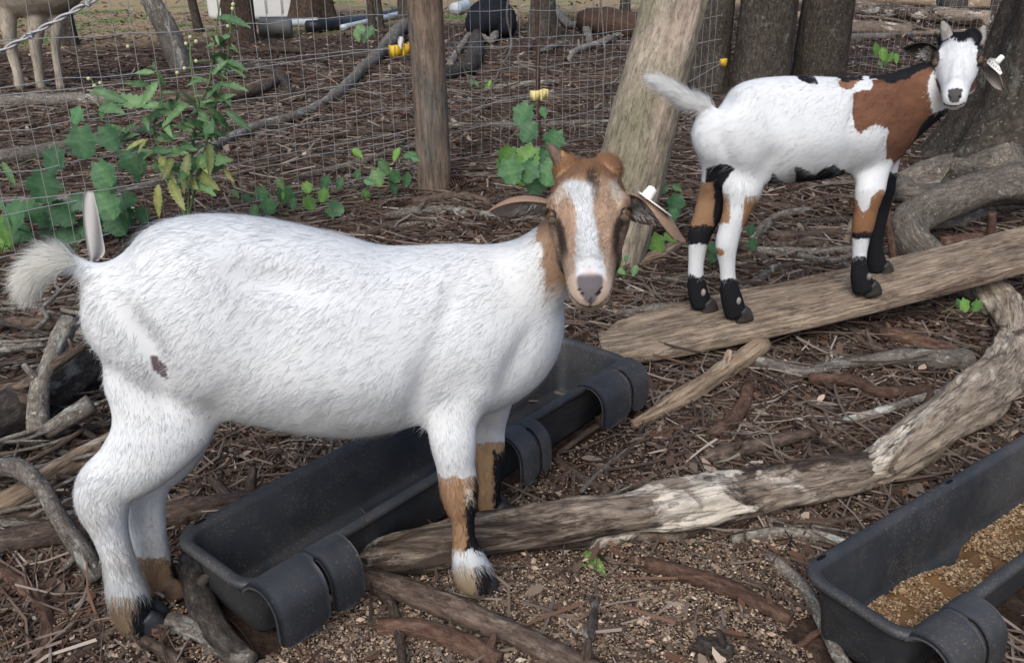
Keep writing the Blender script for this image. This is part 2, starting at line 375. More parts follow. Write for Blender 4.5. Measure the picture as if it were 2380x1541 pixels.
# crumbs of spilled feed, thickest round the troughs
r = np.random.default_rng(9); cs = []
for (x, y, sx, sy, n) in ((700, 1500, .12, .07, 6500), (1000, 1480, .18, .08, 9000), (1300, 1420, .22, .10, 10000), (1600, 1450, .20, .10, 10000), (1800, 1330, .14, .10, 3600), (1300, 1160, .16, .12, 4200), (1600, 1000, .3, .2, 5000), (600, 1150, .14, .10, 3000), (300, 1480, .25, .10, 5000), (1750, 1250, .1, .05, 2400), (500, 1300, .2, .2, 2500)):
    c = G(x, y); cs.append(c[:2] + r.normal(size=(int(n * 1.25), 2)) * [sx * 1.15, sy * 1.15])
P2 = np.vstack(cs); P2 = P2[(P2[:, 1] > .7) & clear(P2)]; n = len(P2); w_ = r.random(n)
col = pal(r, n, [(.26, .19, .135), (.35, .27, .195), (.17, .122, .09), (.47, .39, .30), (.11, .08, .062)], [.3, .20, .27, .06, .17], .22)
stuff('feed_crumbs', [lumps(P2, r, np.where(w_ > .96, r.uniform(.004, .0070, n), r.uniform(.0011, .0030, n)), col, .016)])
# ================================================================== black fence-hook feeders
def m_feeder():
    m, t, b = mat('black_plastic', .42, .45); v = coords(t, 'obj')
    n = noise(t, v, 6, 6, .6); c = ramp(t, [(.3, (.016, .0185, .0225)), (.7, (.034, .038, .045))], n).outputs[0]
    d = ramp(t, [(.60, (0, 0, 0)), (.70, (1, 1, 1))], noise(t, v, 330, 3, .5)).outputs[0]; e = ramp(t, [(.36, (0, 0, 0)), (.60, (1, 1, 1))], noise(t, v, 9, 5, .6)).outputs[0]
    f = mixc(t, 1.0, d, e, 'MULTIPLY'); c = mixc(t, f, c, (.20, .15, .10))
    f2 = ramp(t, [(.42, (0, 0, 0)), (.75, (.6, .6, .6))], noise(t, v, 4.5, 8, .7)).outputs[0]; c = mixc(t, f2, c, (.085, .078, .07))
    t.links.new(c, b.inputs['Base Color']); t.links.new(ramp(t, [(.3, (.46,) * 3), (.7, (.72,) * 3)], noise(t, v, 12, 5)).outputs[0], b.inputs['Roughness'])
    bump(t, b, noise(t, v, 90, 4), .12, .002); return m
feeder_mat = m_feeder()
def rrect(ha, hb, rad, z, nc=6, ns=10):
    pts = []
    for cx, cy, a0 in ((ha - rad, hb - rad, 0), (-ha + rad, hb - rad, 90), (-ha + rad, -hb + rad, 180), (ha - rad, -hb + rad, 270)):
        for k in range(nc + 1): a = R(a0 + 90 * k / nc); pts.append((cx + rad * math.cos(a), cy + rad * math.sin(a)))
    q = []
    for i in range(len(pts)):
        p, n = np.array(pts[i]), np.array(pts[(i + 1) % len(pts)]); m = ns if np.linalg.norm(n - p) > .05 else 1
        for k in range(m): q.append(p + (n - p) * k / m)
    return np.c_[np.array(q), np.full(len(q), z)]
def feeder(corner, adir, L, W, hooks, label, hz=.125, tilt=0.0):
    """corner: back left rim corner on plan; adir along the length; hooks stand out on the side towards the camera"""
    a = nrm(np.array([adir[0], adir[1], tilt])); b = nrm(np.array([adir[1], -adir[0], 0])); up = np.cross(a, -b); up = up if up[2] > 0 else -up
    o = np.array([corner[0], corner[1], 0]) + a * L / 2 + b * W / 2; o[2] = .0
    Mx = np.stack([a, b, up]); root = emp('feed_trough', o, label, 'feed trough', 'black plastic feed troughs')
    h, hw = L / 2, W / 2
    prof = [(-.034, -.030, .000), (-.024, -.022, .003), (-.019, -.018, .012), (-.006, -.006, hz - .022), (-.003, -.003, hz - .016), (.008, .008, hz - .015), (.012, .012, hz - .008), (.0105, .0105, hz - .001), (.004, .004, hz + .001), (-.005, -.005, hz - .002), (-.008, -.008, hz - .010), (-.022, -.021, .016), (-.028, -.027, .0075), (-.040, -.038, .005)]
    rings = [rrect(h + x, hw + y, max(.008, .034 + min(x, y) * .6), z) for x, y, z in prof]; m = len(rings[0])
    V = np.vstack(rings); i = np.arange(len(rings) - 1)[:, None] * m; j = np.arange(m)[None]; j2 = (j + 1) % m
    Q = np.stack([i + j, i + j2, i + m + j2, i + m + j], -1).reshape(-1, 4)
    V = np.vstack([V, [0, 0, 0], [0, 0, .005]]); jj = np.arange(m); jn = (jj + 1) % m; e = (len(rings) - 1) * m
    T = np.vstack([np.stack([np.full(m, len(V) - 2), jn, jj], -1), np.stack([np.full(m, len(V) - 1), e + jj, e + jn], -1)])
    mk('tray', Geo().add(o + V @ Mx, Q, T), feeder_mat, root)
    for (a0, a1) in hooks:
        mid = a0 + (a1 - a0) * .60
        for (s0, s1, lf, rf) in ((a0, mid - .004, .010, 0), (mid + .004, a1, 0, .010)):
            pb = [(-.010, hz - .010), (.000, hz + .001), (.016, hz + .0045), (.034, hz + .002), (.050, hz - .009), (.059, hz - .026), (.061, hz - .045), (.062, hz - .062), (.0615, hz - .076), (.0615, hz - .086)]
            pb = crm(np.array([(hw + x, 0, z) for x, z in pb]), 26); nu = 11; q = np.linspace(0, 1, nu)
            tn = nrm(np.gradient(pb, axis=0)); nn = np.stack([-tn[:, 2], tn[:, 1], tn[:, 0]], -1); nn[nn[:, 2] < -.2] *= 1
            f = np.linspace(0, 1, 26); fl = np.clip(1 - f / .28, 0, 1) ** 2; ends = np.clip((f - .90) / .10, 0, 1) ** 2 * .016
            g = Geo(); VV = []
            close = np.where(f < .30, .004, 0)          # the two flaps meet on the flat top
            lo = s0 - lf * fl + ends - (close if s0 > a0 else 0); hi = s1 + rf * fl - ends + (close if s1 < a1 else 0)
            for off in (.0032, -.0032):
                A_ = -h + lo[:, None] + (hi - lo)[:, None] * q[None]
                dome = -(np.abs(q - .5) * 2) ** 6 * .002
                Bb = pb[:, None, 0] + nn[:, None, 0] * (off + dome[None]); Zz = pb[:, None, 2] + nn[:, None, 2] * (off + dome[None])
                VV.append(np.stack([A_, Bb, Zz], -1).reshape(-1, 3))
            i2 = np.arange(25)[:, None] * nu; k2 = np.arange(nu - 1)[None]
            Qa = np.stack([i2 + k2, i2 + k2 + 1, i2 + nu + k2 + 1, i2 + nu + k2], -1).reshape(-1, 4); mm = 26 * nu
            per = np.r_[np.arange(nu), np.arange(1, 26) * nu + nu - 1, 25 * nu + np.arange(nu - 2, -1, -1), np.arange(24, 0, -1) * nu]
            rim = np.stack([per, np.roll(per, -1), np.roll(per, -1) + mm, per + mm], -1)
            g.add(o + np.vstack(VV) @ Mx, np.vstack([Qa, Qa[:, ::-1] + mm, rim]))
            mk('hook', g, feeder_mat, root)
    # oval slots in the back rim: raised dark plugs painted as the shade inside
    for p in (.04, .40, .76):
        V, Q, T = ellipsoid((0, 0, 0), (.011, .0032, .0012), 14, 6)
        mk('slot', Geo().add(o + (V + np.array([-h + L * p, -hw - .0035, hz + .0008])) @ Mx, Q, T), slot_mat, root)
    return root, o, Mx
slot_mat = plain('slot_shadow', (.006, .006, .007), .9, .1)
d1_ = nrm(np.array([.586, .698])); d2_ = nrm(np.array([.488, .349]))
tr1, o1, M1 = feeder((-.507, 1.108), d1_, .955, .180, ((.000, .154), (.530, .615), (.788, .955)), 'empty black feed trough the white goat straddles, hooks down to the litter')
tr2, o2, M2 = feeder((.424, 1.027), d2_, .945, .165, ((.005, .138), (.41, .54), (.805, .940)), 'black feed trough with grain left on its floor, at the edge of the picture')
# grain lying in the second trough
nu, nv = 70, 18; A_ = np.linspace(-.43, .43, nu); B_ = np.linspace(-.052, .052, nv); AA, BB = np.meshgrid(A_, B_, indexing='ij')
def heap(a, b): return .0075 + .026 * ss(-.45, -.36, a) * ss(.034, .0, np.abs(b) - .024) * (0.55 + 1.1 * fbm(np.stack([a * 14, b * 14, 0 * a], -1), 3, 77)) - .022 * np.exp(-((a + .14) / .05) ** 2 - ((b + .04) / .022) ** 2) - .03 * ss(.015, .0, np.hypot(a + .45, b + .05) - .07)
HH = np.maximum(heap(AA, BB), .0035); i = np.arange(nu - 1)[:, None] * nv; j = np.arange(nv - 1)[None]
grain_g = Geo().add(o2 + np.stack([AA, BB, HH], -1).reshape(-1, 3) @ M2, np.stack([i + j, i + nv + j, i + nv + j + 1, i + j + 1], -1).reshape(-1, 4), None, None, (.17, .095, .045))
r = np.random.default_rng(31); n = 14000; ga = r.uniform(-.43, .43, n); gb = r.uniform(-.055, .055, n); keep = (heap(ga, gb) > .009) & (fbm(np.stack([ga * 30, gb * 30, 0 * ga], -1), 3, 5) > -.16); ga, gb = ga[keep], gb[keep]; n = len(ga)
q = o2 + np.stack([ga, gb, heap(ga, gb)], -1) @ M2
L_ = lumps(q[:, :2], r, r.uniform(.0016, .0034, n), pal(r, n, [(.23, .145, .08), (.31, .205, .115), (.15, .092, .052), (.42, .32, .20)], None, .2), .004, q[:, 2])
grain_g.add(L_[0], None, L_[2], None, L_[4])
grain = mk('feed_grain', grain_g, litter_mat, None, o2, smooth=False); tag(grain, kind='stuff')
# ================================================================== wood
bark_grey = wood_mat('bark_grey', [(.30, (.060, .052, .045)), (.5, (.155, .138, .12)), (.70, (.29, .27, .24))], 60, .6, (.36, .365, .33), 24, .56, .62, speck=(.34, .34, .31))
bark_brown = wood_mat('bark_brown', [(.30, (.028, .021, .017)), (.5, (.082, .060, .048)), (.70, (.165, .128, .104))], 60, .42, (.21, .175, .145), 16, .60, .66)
bark_red = wood_mat('bark_red', [(.30, (.036, .020, .015)), (.5, (.096, .056, .041)), (.70, (.175, .118, .088))], 60, .45, (.19, .15, .12), 18, .60, .66)
bark_dark = wood_mat('bark_dark', [(.30, (.020, .017, .015)), (.5, (.062, .053, .047)), (.70, (.15, .135, .12))], 45, .45, (.26, .245, .22), 18, .58, .64, bs=1.0, bd=.008)
peeled = wood_mat('peeled_wood', [(.30, (.115, .080, .055)), (.5, (.27, .20, .138)), (.70, (.41, .335, .26))], 58, .12, (.095, .070, .054), 6, .52, .60, bd=.006, patch2=(.60, .53, .44), p2_sc=6, p2=(.54, .62), cracks=.7)
bleached = wood_mat('bleached_log', [(.30, (.12, .090, .070)), (.5, (.27, .22, .178)), (.70, (.43, .365, .30))], 50, .22, (.068, .050, .040), 7, .47, .54, bd=.010, bs=1.0, patch2=(.70, .63, .54), p2_sc=8, p2=(.55, .60), cracks=.7)
curved_m = wood_mat('weathered_root', [(.30, (.13, .10, .078)), (.5, (.29, .24, .19)), (.70, (.43, .37, .30))], 52, .2, (.62, .56, .47), 5.5, .54, .60, bd=.008, bs=1.0, patch2=(.085, .065, .052), p2_sc=7, p2=(.55, .60), cracks=.7)
rot_log = wood_mat('flaking_log', [(.30, (.090, .066, .050)), (.5, (.22, .175, .138)), (.70, (.34, .28, .225))], 50, .25, (.60, .52, .42), 8, .56, .60, bd=.008, bs=.9, cracks=.6)
plank_mat = wood_mat('plank_wood', [(.30, (.130, .097, .074)), (.5, (.285, .225, .168)), (.70, (.45, .37, .285))], 75, .085, (.125, .088, .068), 7, .50, .62, bd=.008, bs=1.0, cracks=.75, patch2=(.44, .36, .26), p2_sc=10, p2=(.60, .70))
dead_trunk = wood_mat('dead_trunk', [(.30, (.15, .122, .098)), (.5, (.265, .23, .185)), (.70, (.37, .33, .275))], 46, .34, (.175, .160, .112), 3.2, .46, .60, bd=.006, cracks=.5, patch2=(.36, .28, .235), p2_sc=2.6, p2=(.52, .66))
root_mat = wood_mat('root_bark', [(.30, (.070, .060, .051)), (.5, (.155, .135, .115)), (.70, (.27, .245, .21))], 40, .5, (.33, .33, .285), 30, .60, .66, bd=.008, bs=1.0, speck=(.34, .33, .29))
MATS = dict(c=curved_m, g=bark_grey, b=bark_brown, r=bark_red, d=bark_dark, p=peeled, w=bleached, f=rot_log, t=root_mat)
def pts(rows, z0=0.0):
    P, Rr = [], []
    for q in rows:
        z = .02
        for _ in range(4): p = G(q[0], q[1], z); rad = q[2] * mpd(p); z = rad * .85 + z0 + (q[3] if len(q) > 3 else 0)
        P.append(p); Rr.append(rad)
    return np.array(P), np.array(Rr)
def wood(rows, m, label, cat='stick', name=None, rough=.16, sides=10, seed=None, z0=0.0, n=None, group=None, twigs=(), asp=None, ridge=.07):
    P, Rr = pts(rows, z0); seed = seed if seed is not None else int(abs(rows[0][0] * 7 + rows[0][1])) % 977
    L = np.linalg.norm(np.diff(P, axis=0), axis=1).sum(); n = n or int(np.clip(L / max(Rr.mean() * 1.1, .006), 8, 90))
    r = np.random.default_rng(seed)
    if len(P) == 2: P = np.vstack([P[0], (P[0] + P[1]) / 2 + r.normal(size=3) * L * np.array([.02, .02, .004]), P[1]]); Rr = np.array([Rr[0], Rr.mean(), Rr[1]])
    g = Geo(); V, Q, T, gc = tube(P, Rr if asp is None else np.c_[Rr * asp[0], Rr * asp[1]], sides=sides, n=n, rough=rough, rs=7, seed=seed, capd=.15, ridge=ridge, up=None if asp is None else (0, 0, 1)); g.add(V, Q, T, gc)
    # knots and snapped side twigs grow out of the same wood
    C = crm(np.c_[P, Rr], 40)
    for k in range(max(1, int(L / .22)) if Rr.mean() < .03 else 0):
        i = r.integers(3, 36); d = nrm(r.normal(size=3) + np.array([0, 0, .4])); c = C[i, :3]; rr = C[i, 3]
        V, Q, T, gc = tube([c, c + d * rr * 1.5, c + d * rr * r.uniform(1.7, 3.2)], [rr * .5, rr * .42, rr * .28], sides=6, n=4, seed=seed + k); g.add(V, Q, T, gc)
    o = mk(name or cat, g, MATS[m] if isinstance(m, str) else m); return tag(o, label, cat, group)
def slab(P, hw, ht, mt, label, name, cat, n=150, nr=110, seed=1, exp=4.5, tilt=0.0):
    P = np.asarray(P, float); hw = np.broadcast_to(hw, len(P)); A = crm(np.c_[P, hw], n); C, hw = A[:, :3], A[:, 3]; Tn = nrm(np.gradient(C, axis=0))
    up = np.array([0, -tilt, 1.0]); u = nrm(up - (Tn @ up)[:, None] * Tn); s = np.cross(Tn, u); th = np.linspace(0, 2 * math.pi, nr, endpoint=False)
    c, q = np.cos(th), np.sin(th); cx = np.sign(c) * np.abs(c) ** (2 / exp); cy = np.sign(q) * np.abs(q) ** (2 / exp)
    L = np.r_[0, np.cumsum(np.linalg.norm(np.diff(C, axis=0), axis=1))]
    lat = hw[:, None] * cx[None]; ed = 1 + .07 * fbm(np.stack([np.repeat(L[:, None] * 3.0, nr, 1), np.repeat(np.sign(cx)[None] * 3, n, 0), np.zeros((n, nr))], -1), 4, seed)
    lat = lat * ed; hgt = ht * cy[None] * np.ones((n, 1))
    gc = np.stack([lat, hgt, np.repeat(L[:, None], nr, 1)], -1)
    hgt = hgt + .0075 * fbm(gc * np.array([60, 60, 2.6]), 4, seed + 3) - .004 * np.maximum(0, fbm(gc * np.array([110, 110, 3.0]), 3, seed + 6) - .12) + .012 * fbm(gc * np.array([6, 6, 1.5]), 2, seed + 4)
    V = C[:, None] + lat[..., None] * s[:, None] + hgt[..., None] * u[:, None]
    i = np.arange(n - 1)[:, None] * nr; j = np.arange(nr)[None]; j2 = (j + 1) % nr
    Q = np.stack([i + j, i + j2, i + nr + j2, i + nr + j], -1).reshape(-1, 4); V = V.reshape(-1, 3); gcf = gc.reshape(-1, 3)
    e0 = len(V); V = np.vstack([V, C[0], C[-1]]); gcf = np.vstack([gcf, gcf[0], gcf[-1]]); jj = np.arange(nr); jn = (jj + 1) % nr; b = (n - 1) * nr
    T = np.vstack([np.stack([np.full(nr, e0), jn, jj], -1), np.stack([np.full(nr, e0 + 1), b + jj, b + jn], -1)])
    return tag(mk(name, Geo().add(V, Q, T, gcf), mt), label, cat)
hwp = float(np.linalg.norm(G(1980, 634, .12) - G(1980, 712, .12)) / 2) * .80
slab([G(1395, 800, .030), G(1470, 788, .042), G(1640, 752, .056), G(1980, 679, .100), G(2380, 578, .155), G(2700, 490, .20)], [.045, .085, hwp, hwp, hwp * .95, hwp * .9], .019, plank_mat,
     'weathered tan plank sloping up under the smaller goat', 'plank', 'plank', seed=5, tilt=.08)
def big(rows, m, label, cat, name=None, rough=.22, **k): return wood(rows, m, label, cat, name, rough, sides=k.pop('sides', 36), ridge=k.pop('ridge', .14), **k)
big([(800, 1300, 34), (900, 1290, 50), (1080, 1255, 56), (1300, 1220, 60), (1500, 1190, 62), (1700, 1152, 58), (1900, 1112, 52), (1985, 1098, 46), (2035, 1085, 30)], 'w', 'long pale fallen log lying under the fore feet of the white goat', 'log', n=240, rough=.28, sides=72, ridge=.16)
big([(1955, 1124, 20), (1995, 1102, 38), (2070, 1060, 56), (2160, 1000, 58), (2260, 925, 56), (2330, 850, 48), (2352, 780, 42), (2340, 715, 42), (2305, 672, 46), (2250, 640, 40)], 'c', 'curved peeled tan log bending up beneath the plank', 'log', n=240, asp=(1, .9), rough=.28, sides=72, ridge=.16)
# the leaning dead trunk behind the white goat
pb, pt_ = G(1412, 610), AY(1578, -30, 2.82); ptop = pt_ + (pt_ - pb) * 2.2
tag(mk('dead_trunk', tgeo([pb - (pt_ - pb) * .05, pb + (pt_ - pb) * .35, pb + (pt_ - pb) * .75, ptop], [.110, .104, .098, .065], sides=72, n=260, rough=.09, rs=5, seed=17, ridge=.05), dead_trunk), 'thick barkless dead trunk leaning behind the head of the white goat', 'trunk')
big([(-60, 1275, 34), (150, 1232, 34), (400, 1192, 33), (560, 1165, 30), (640, 1150, 26)], 'b', 'brown log passing behind the hind legs of the white goat', 'log', n=60)
big([(-40, 1010, 60), (60, 950, 64), (150, 885, 62), (260, 825, 56), (330, 790, 48)], 'd', 'dark rough-barked log below the tail of the white goat', 'log', n=70)
big([(-40, 1200, 32), (90, 1130, 34), (200, 1060, 30), (300, 1010, 24)], 'p', 'split light brown log left of the hind hock', 'log', n=50)
for rows, m, lab in (
    ([(824, 1331, 26), (900, 1355, 27), (1000, 1395, 31), (1100, 1435, 32), (1200, 1475, 30), (1347, 1545, 30), (1440, 1600, 28)], 'b', 'thick dark broken branch crossing the crumbs in front of the pale log'),
    ([(881, 1456, 22), (990, 1463, 25), (1094, 1503, 25), (1160, 1534, 22)], 'r', 'short thick brown stick lying below the near fore hoof'),
    ([(1381, 1392, 8), (1378, 1440, 14), (1366, 1490, 15)], 'd', 'small stub of a stick pointing away, on the feed crumbs'),
    ([(1500, 1310, 20), (1580, 1331, 21), (1700, 1368, 21), (1837, 1440, 18)], 'r', 'reddish brown branch pointing to the corner of the grain trough'),
    ([(1618, 1497, 20), (1665, 1508, 24), (1702, 1520, 22)], 'd', 'charred black chunk of wood on the crumbs'),
    ([(1701, 1253, 12), (1809, 1236, 13), (1900, 1244, 13), (1972, 1264, 12)], 'g', 'lichen-spotted stick between the pale log and the grain trough'),
    ([(1915, 1216, 8), (2000, 1200, 8), (2090, 1178, 6)], 'b', 'thin dark stick by the rim of the grain trough'),
    ([(392, 1442, 20), (473, 1469, 25), (520, 1500, 26), (580, 1540, 26)], 'g', 'knobbly grey stick at the hoof of the near hind leg'),
    ([(440, 1300, 26), (455, 1370, 32), (480, 1430, 34), (520, 1490, 32), (570, 1525, 26)], 'd', 'dark smooth branch beside the end of the empty trough'),
    ([(290, 1448, 10), (230, 1490, 13), (150, 1548, 14)], 'b', 'brown stick running out from the near hind hoof'),
    ([(-20, 1315, 18), (68, 1370, 19), (104, 1412, 19), (113, 1470, 18), (98, 1535, 17)], 'r', 'bent reddish branch at the lower left edge'),
    ([(338, 1486, 14), (380, 1512, 16), (430, 1548, 15)], 'b', 'stubby stick below the near hind hoof'),
    ([(1770, 802, 26), (1700, 850, 25), (1620, 902, 25), (1540, 950, 20), (1470, 985, 12)], 'p', 'pale peeled stick running from under the plank'),
    ([(2259, 840, 27), (2180, 836, 25), (2087, 832, 22), (1990, 842, 15), (1925, 850, 14), (1870, 864, 15), (1800, 848, 14), (1745, 838, 10)], 'g', 'mottled grey branch with a cut end in the hollow below the plank'),
    ([(1880, 880, 14), (1985, 886, 16), (2036, 910, 15), (2127, 909, 14), (2150, 898, 13), (2162, 920, 12), (2152, 950, 12), (2137, 980, 10)], 'r', 'reddish root twisting down to the curved log'),
    ([(1918, 982, 7), (2002, 967, 10), (2110, 935, 11), (2212, 903, 9)], 'g', 'thin grey branch meeting the curved log'),
    ([(1948, 748, 12), (2000, 785, 14), (2053, 822, 13)], 'b', 'straight brown stick sloping out from below the plank'),
    ([(2046, 773, 17), (2130, 792, 19), (2225, 822, 18)], 'r', 'smooth orange-brown stick in the hollow under the plank'),
    ([(1740, 900, 15), (1725, 945, 17), (1690, 985, 18), (1650, 1010, 14)], 'r', 'short reddish root lying beside the pale peeled stick'),
    ([(1875, 950, 8), (1915, 1010, 9), (1970, 1055, 10), (2010, 1085, 7)], 'b', 'thin brown twig sloping to the joint of the two logs'),
    ([(1640, 1060, 16), (1760, 1035, 20), (1880, 1005, 14)], 'b', 'rough bark sliver above the pale log'),
    ([(1400, 985, 20), (1440, 950, 22), (1490, 925, 18)], 'b', 'short thick stub at the foot of the pale peeled stick'),
    ([(1290, 1065, 9), (1350, 1110, 12), (1415, 1143, 12)], 'b', 'straight dark twig above the pale log'),
    ([(1300, 1050, 7), (1400, 980, 9), (1450, 940, 9)], 'b', 'slim twig by the side of the empty trough'),
    ([(1420, 1080, 6), (1480, 1020, 8), (1530, 880, 5)], 'b', 'thin curved twig at the far hook of the empty trough'),
    ([(1722, 571, 10), (1790, 612, 11), (1864, 658, 11)], 'b', 'straight bare stick sloping to the plank behind the smaller goat'),
    ([(1749, 560, 11), (1766, 536, 12), (1815, 500, 11), (1883, 488, 9)], 'g', 'bent lichen-covered stick between the legs of the smaller goat'),
    ([(1760, 585, 14), (1870, 588, 13), (1985, 580, 12)], 'g', 'grey stick behind the plank, lowest of the stacked sticks'),
    ([(1760, 566, 8), (1860, 567, 9), (1951, 562, 8)], 'b', 'slim stick behind the plank, second of the stacked sticks'),
    ([(1788, 549, 13), (1870, 546, 13), (1955, 540, 11)], 'b', 'brown stick behind the plank, third of the stacked sticks'),
    ([(1856, 523, 6), (1890, 562, 7), (1932, 608, 7)], 'p', 'thin tan twig crossing the stacked sticks'),
    ([(1980, 519, 9), (1975, 540, 10), (1964, 562, 9)], 'p', 'pale stub at the fore leg of the smaller goat'),
    ([(1800, 526, 6), (1880, 514, 7), (1985, 507, 6)], 'd', 'dark bent twig, topmost of the stacked sticks'),
    ([(1430, 735, 12), (1520, 718, 14), (1625, 712, 13)], 'g', 'grey stick parallel to the plank by its lower end'),
    ([(1480, 645, 7), (1540, 648, 8), (1600, 654, 7)], 'g', 'thin pale grey stick below the drooping ear'),
    ([(1719, 683, 10), (1760, 650, 11), (1815, 618, 11), (1880, 608, 10), (1951, 602, 8)], 'g', 'grey stick curving up from the far edge of the plank'),
    ([(1400, 640, 12), (1487, 607, 13), (1575, 568, 12)], 'p', 'half-peeled stick at the foot of the leaning dead trunk'),
    ([(1385, 705, 8), (1430, 725, 9), (1490, 752, 8)], 'p', 'light tan twig just right of the muzzle of the white goat'),
    ([(162, 744, 24, .17), (140, 784, 22, .15), (118, 838, 21, .13), (92, 896, 23, .10), (88, 950, 26, .06), (90, 1010, 26, .02)], 'g', 'upright forked branch left of the rump of the white goat'),
    ([(112, 1002, 22, .03), (160, 968, 24, .06), (212, 936, 25, .08)], 'g', 'short grey-green stub lying by the forked branch'),
    ([(-20, 925, 16, .08), (30, 925, 17, .08), (70, 930, 14, .08)], 'b', 'stub of the tangle at the left edge'),
    ([(0, 915, 13, .08), (72, 885, 13, .11), (140, 838, 12, .14), (215, 790, 10, .16)], 'b', 'brown branch running up to the rump of the white goat'),
    ([(-30, 756, 17), (60, 752, 18), (140, 748, 17)], 'b', 'flat brown branch below the tail, ending at the fork'),
    ([(-30, 782, 7), (100, 778, 8), (225, 770, 8)], 'g', 'pale thin branch below the tail'),
    ([(-30, 1014, 8), (120, 1019, 9), (240, 1037, 9)], 'b', 'long thin twig behind the near hock'),
    ([(-20, 1082, 21, .07), (50, 1090, 22, .08), (100, 1138, 22, .08), (142, 1209, 22, .06), (189, 1277, 23, .03), (225, 1345, 22)], 'g', 'smooth grey-green branch arching down to the near hind leg'),
    ([(30, 1220, 6), (130, 1250, 7), (200, 1262, 6)], 'd', 'thin dark twig under the arching grey-green branch'),
    ([(-20, 700, 8), (60, 712, 8), (150, 735, 6)], 'g', 'pale twig under the tip of the tail'),
    ([(700, 575, 9), (830, 548, 12), (930, 518, 11)], 'b', 'brown stick above the back of the white goat'),
    ([(885, 505, 8), (1000, 488, 12), (1150, 500, 11), (1265, 492, 8)], 'g', 'grey branch behind the withers of the white goat'),
    ([(960, 470, 11), (1060, 455, 12), (1140, 468, 9)], 'b', 'dark root stub just behind the foot of the fence post'),
    ([(860, 545, 6), (960, 520, 7), (1040, 530, 6)], 'g', 'pale twig lying along the back line of the white goat'),
    ([(2160, 525, 12), (2230, 515, 14), (2290, 498, 12)], 'g', 'spotted stick under the thick root'),
    ([(2190, 565, 15), (2260, 556, 16), (2320, 548, 13)], 'r', 'dark red stick against the far edge of the plank'),
): wood(rows, m, lab, z0=.0)
# loose sticks lying all over the litter
REG = [((.9, 1.9), 'on the litter near the troughs'), ((1.9, 3.0), 'in the litter round the plank'), ((3.0, 5.2), 'in the litter near the wire fence'), ((5.2, 9.5), 'in the litter far behind the wire fence')]
TONE = [('b', 'brown'), ('g', 'grey'), ('r', 'reddish'), ('d', 'dark'), ('p', 'tan')]
tmpl = {}
for q, (mk_, _n) in enumerate(TONE):
    for s in range(3):
        r = np.random.default_rng(100 + q * 7 + s); tt = np.linspace(-.5, .5, 6); P = np.stack([tt, r.normal(size=6) * .035, np.abs(r.normal(size=6)) * .006], -1)
        V, Q, T, gc = tube(P, np.linspace(.022, .013, 6), sides=7, n=16, rough=.2, rs=7, seed=q * 9 + s, capd=.2); g = Geo().add(V, Q, T, gc)
        if s: V, Q, T, gc = tube([P[3], P[3] + np.array([.05, .06 * (-1) ** s, .02]), P[3] + np.array([.16, .13 * (-1) ** s, .02])], [.012, .010, .005], sides=6, n=6, seed=s); g.add(V, Q, T, gc)
        V, Q, T, gc, col = g.arrays(); me = mesh_np('stick', V, Q, T, gc); me.materials.append(MATS[mk_]); tmpl[(q, s)] = me
r = np.random.default_rng(5)
for k in range(230):
    q = r.choice(5, p=[.36, .24, .18, .14, .08]); ri = r.choice(4, p=[.22, .26, .34, .18]); (y0, y1), where = REG[ri]
    yy = r.uniform(y0, y1); half = (yy * ct + CAM_H * st_) * 512 / FPX * 1.05; xx = r.uniform(-half, half); lift = 0.0
    if k < 42:      # the brush pile by the tail of the white goat
        q = r.choice([0, 1, 3]); px_, py_ = r.uniform(-60, 270), r.uniform(690, 1240); pp = G(px_, py_); xx, yy = pp[0], pp[1]; where = 'in the brush pile below the white tail'; lift = r.uniform(0, .07)
    sh = int(r.integers(0, 3)); o = bpy.data.objects.new('stick', tmpl[(q, sh)]); L = r.uniform(.16, .42) * (1 + .10 * yy); th = r.choice([.5, .8, 1.2], p=[.45, .4, .15]) * r.uniform(.8, 1.2)
    put(o, None, (xx, yy, float(gz(xx, yy)) + .006 + .012 * th * L + lift)); o.scale = (L, L * th, L * th); o.rotation_euler = (r.uniform(-.3, .3), r.normal() * .05, r.normal() * .75 if r.random() < .7 else r.uniform(0, 6.28))
    tag(o, f"loose {'thick' if th > 1.05 else 'thin'} {TONE[q][1]} {'' if sh == 0 else 'forked '}stick lying {where}", 'stick', 'loose sticks on the litter')
# ================================================================== goats
def remesh(pieces, voxel, smooth=4):
    g = Geo()
    for p in pieces: g.add(p[0], p[1] if len(p) > 1 else None, p[2] if len(p) > 2 else None)
    V, Q, T, _, _ = g.arrays(); me = mesh_np('tmp', V, Q, T)
    o = bpy.data.objects.new('tmp', me); S.collection.objects.link(o)
    m = o.modifiers.new('r', 'REMESH'); m.mode = 'VOXEL'; m.voxel_size = voxel
    s = o.modifiers.new('s', 'SMOOTH'); s.factor = 0.5; s.iterations = smooth
    dg = bpy.context.evaluated_depsgraph_get(); dg.update()
    r = bpy.data.meshes.new_from_object(o.evaluated_get(dg))
    bpy.data.objects.remove(o); bpy.data.meshes.remove(me)
    V = np.empty(len(r.vertices) * 3, np.float32); r.vertices.foreach_get('co', V)
    N_ = np.empty(len(r.vertices) * 3, np.float32); r.vertices.foreach_get('normal', N_)
    r.calc_loop_triangles(); tr = np.empty(len(r.loop_triangles) * 3, np.int32); r.loop_triangles.foreach_get('vertices', tr)
    lv = np.empty(len(r.loops), np.int32); r.loops.foreach_get('vertex_index', lv)
    q = lv.reshape(-1, 4) if len(r.polygons) * 4 == len(r.loops) else None
    bpy.data.meshes.remove(r)
    return V.reshape(-1, 3).astype(float), N_.reshape(-1, 3).astype(float), tr.reshape(-1, 3), q
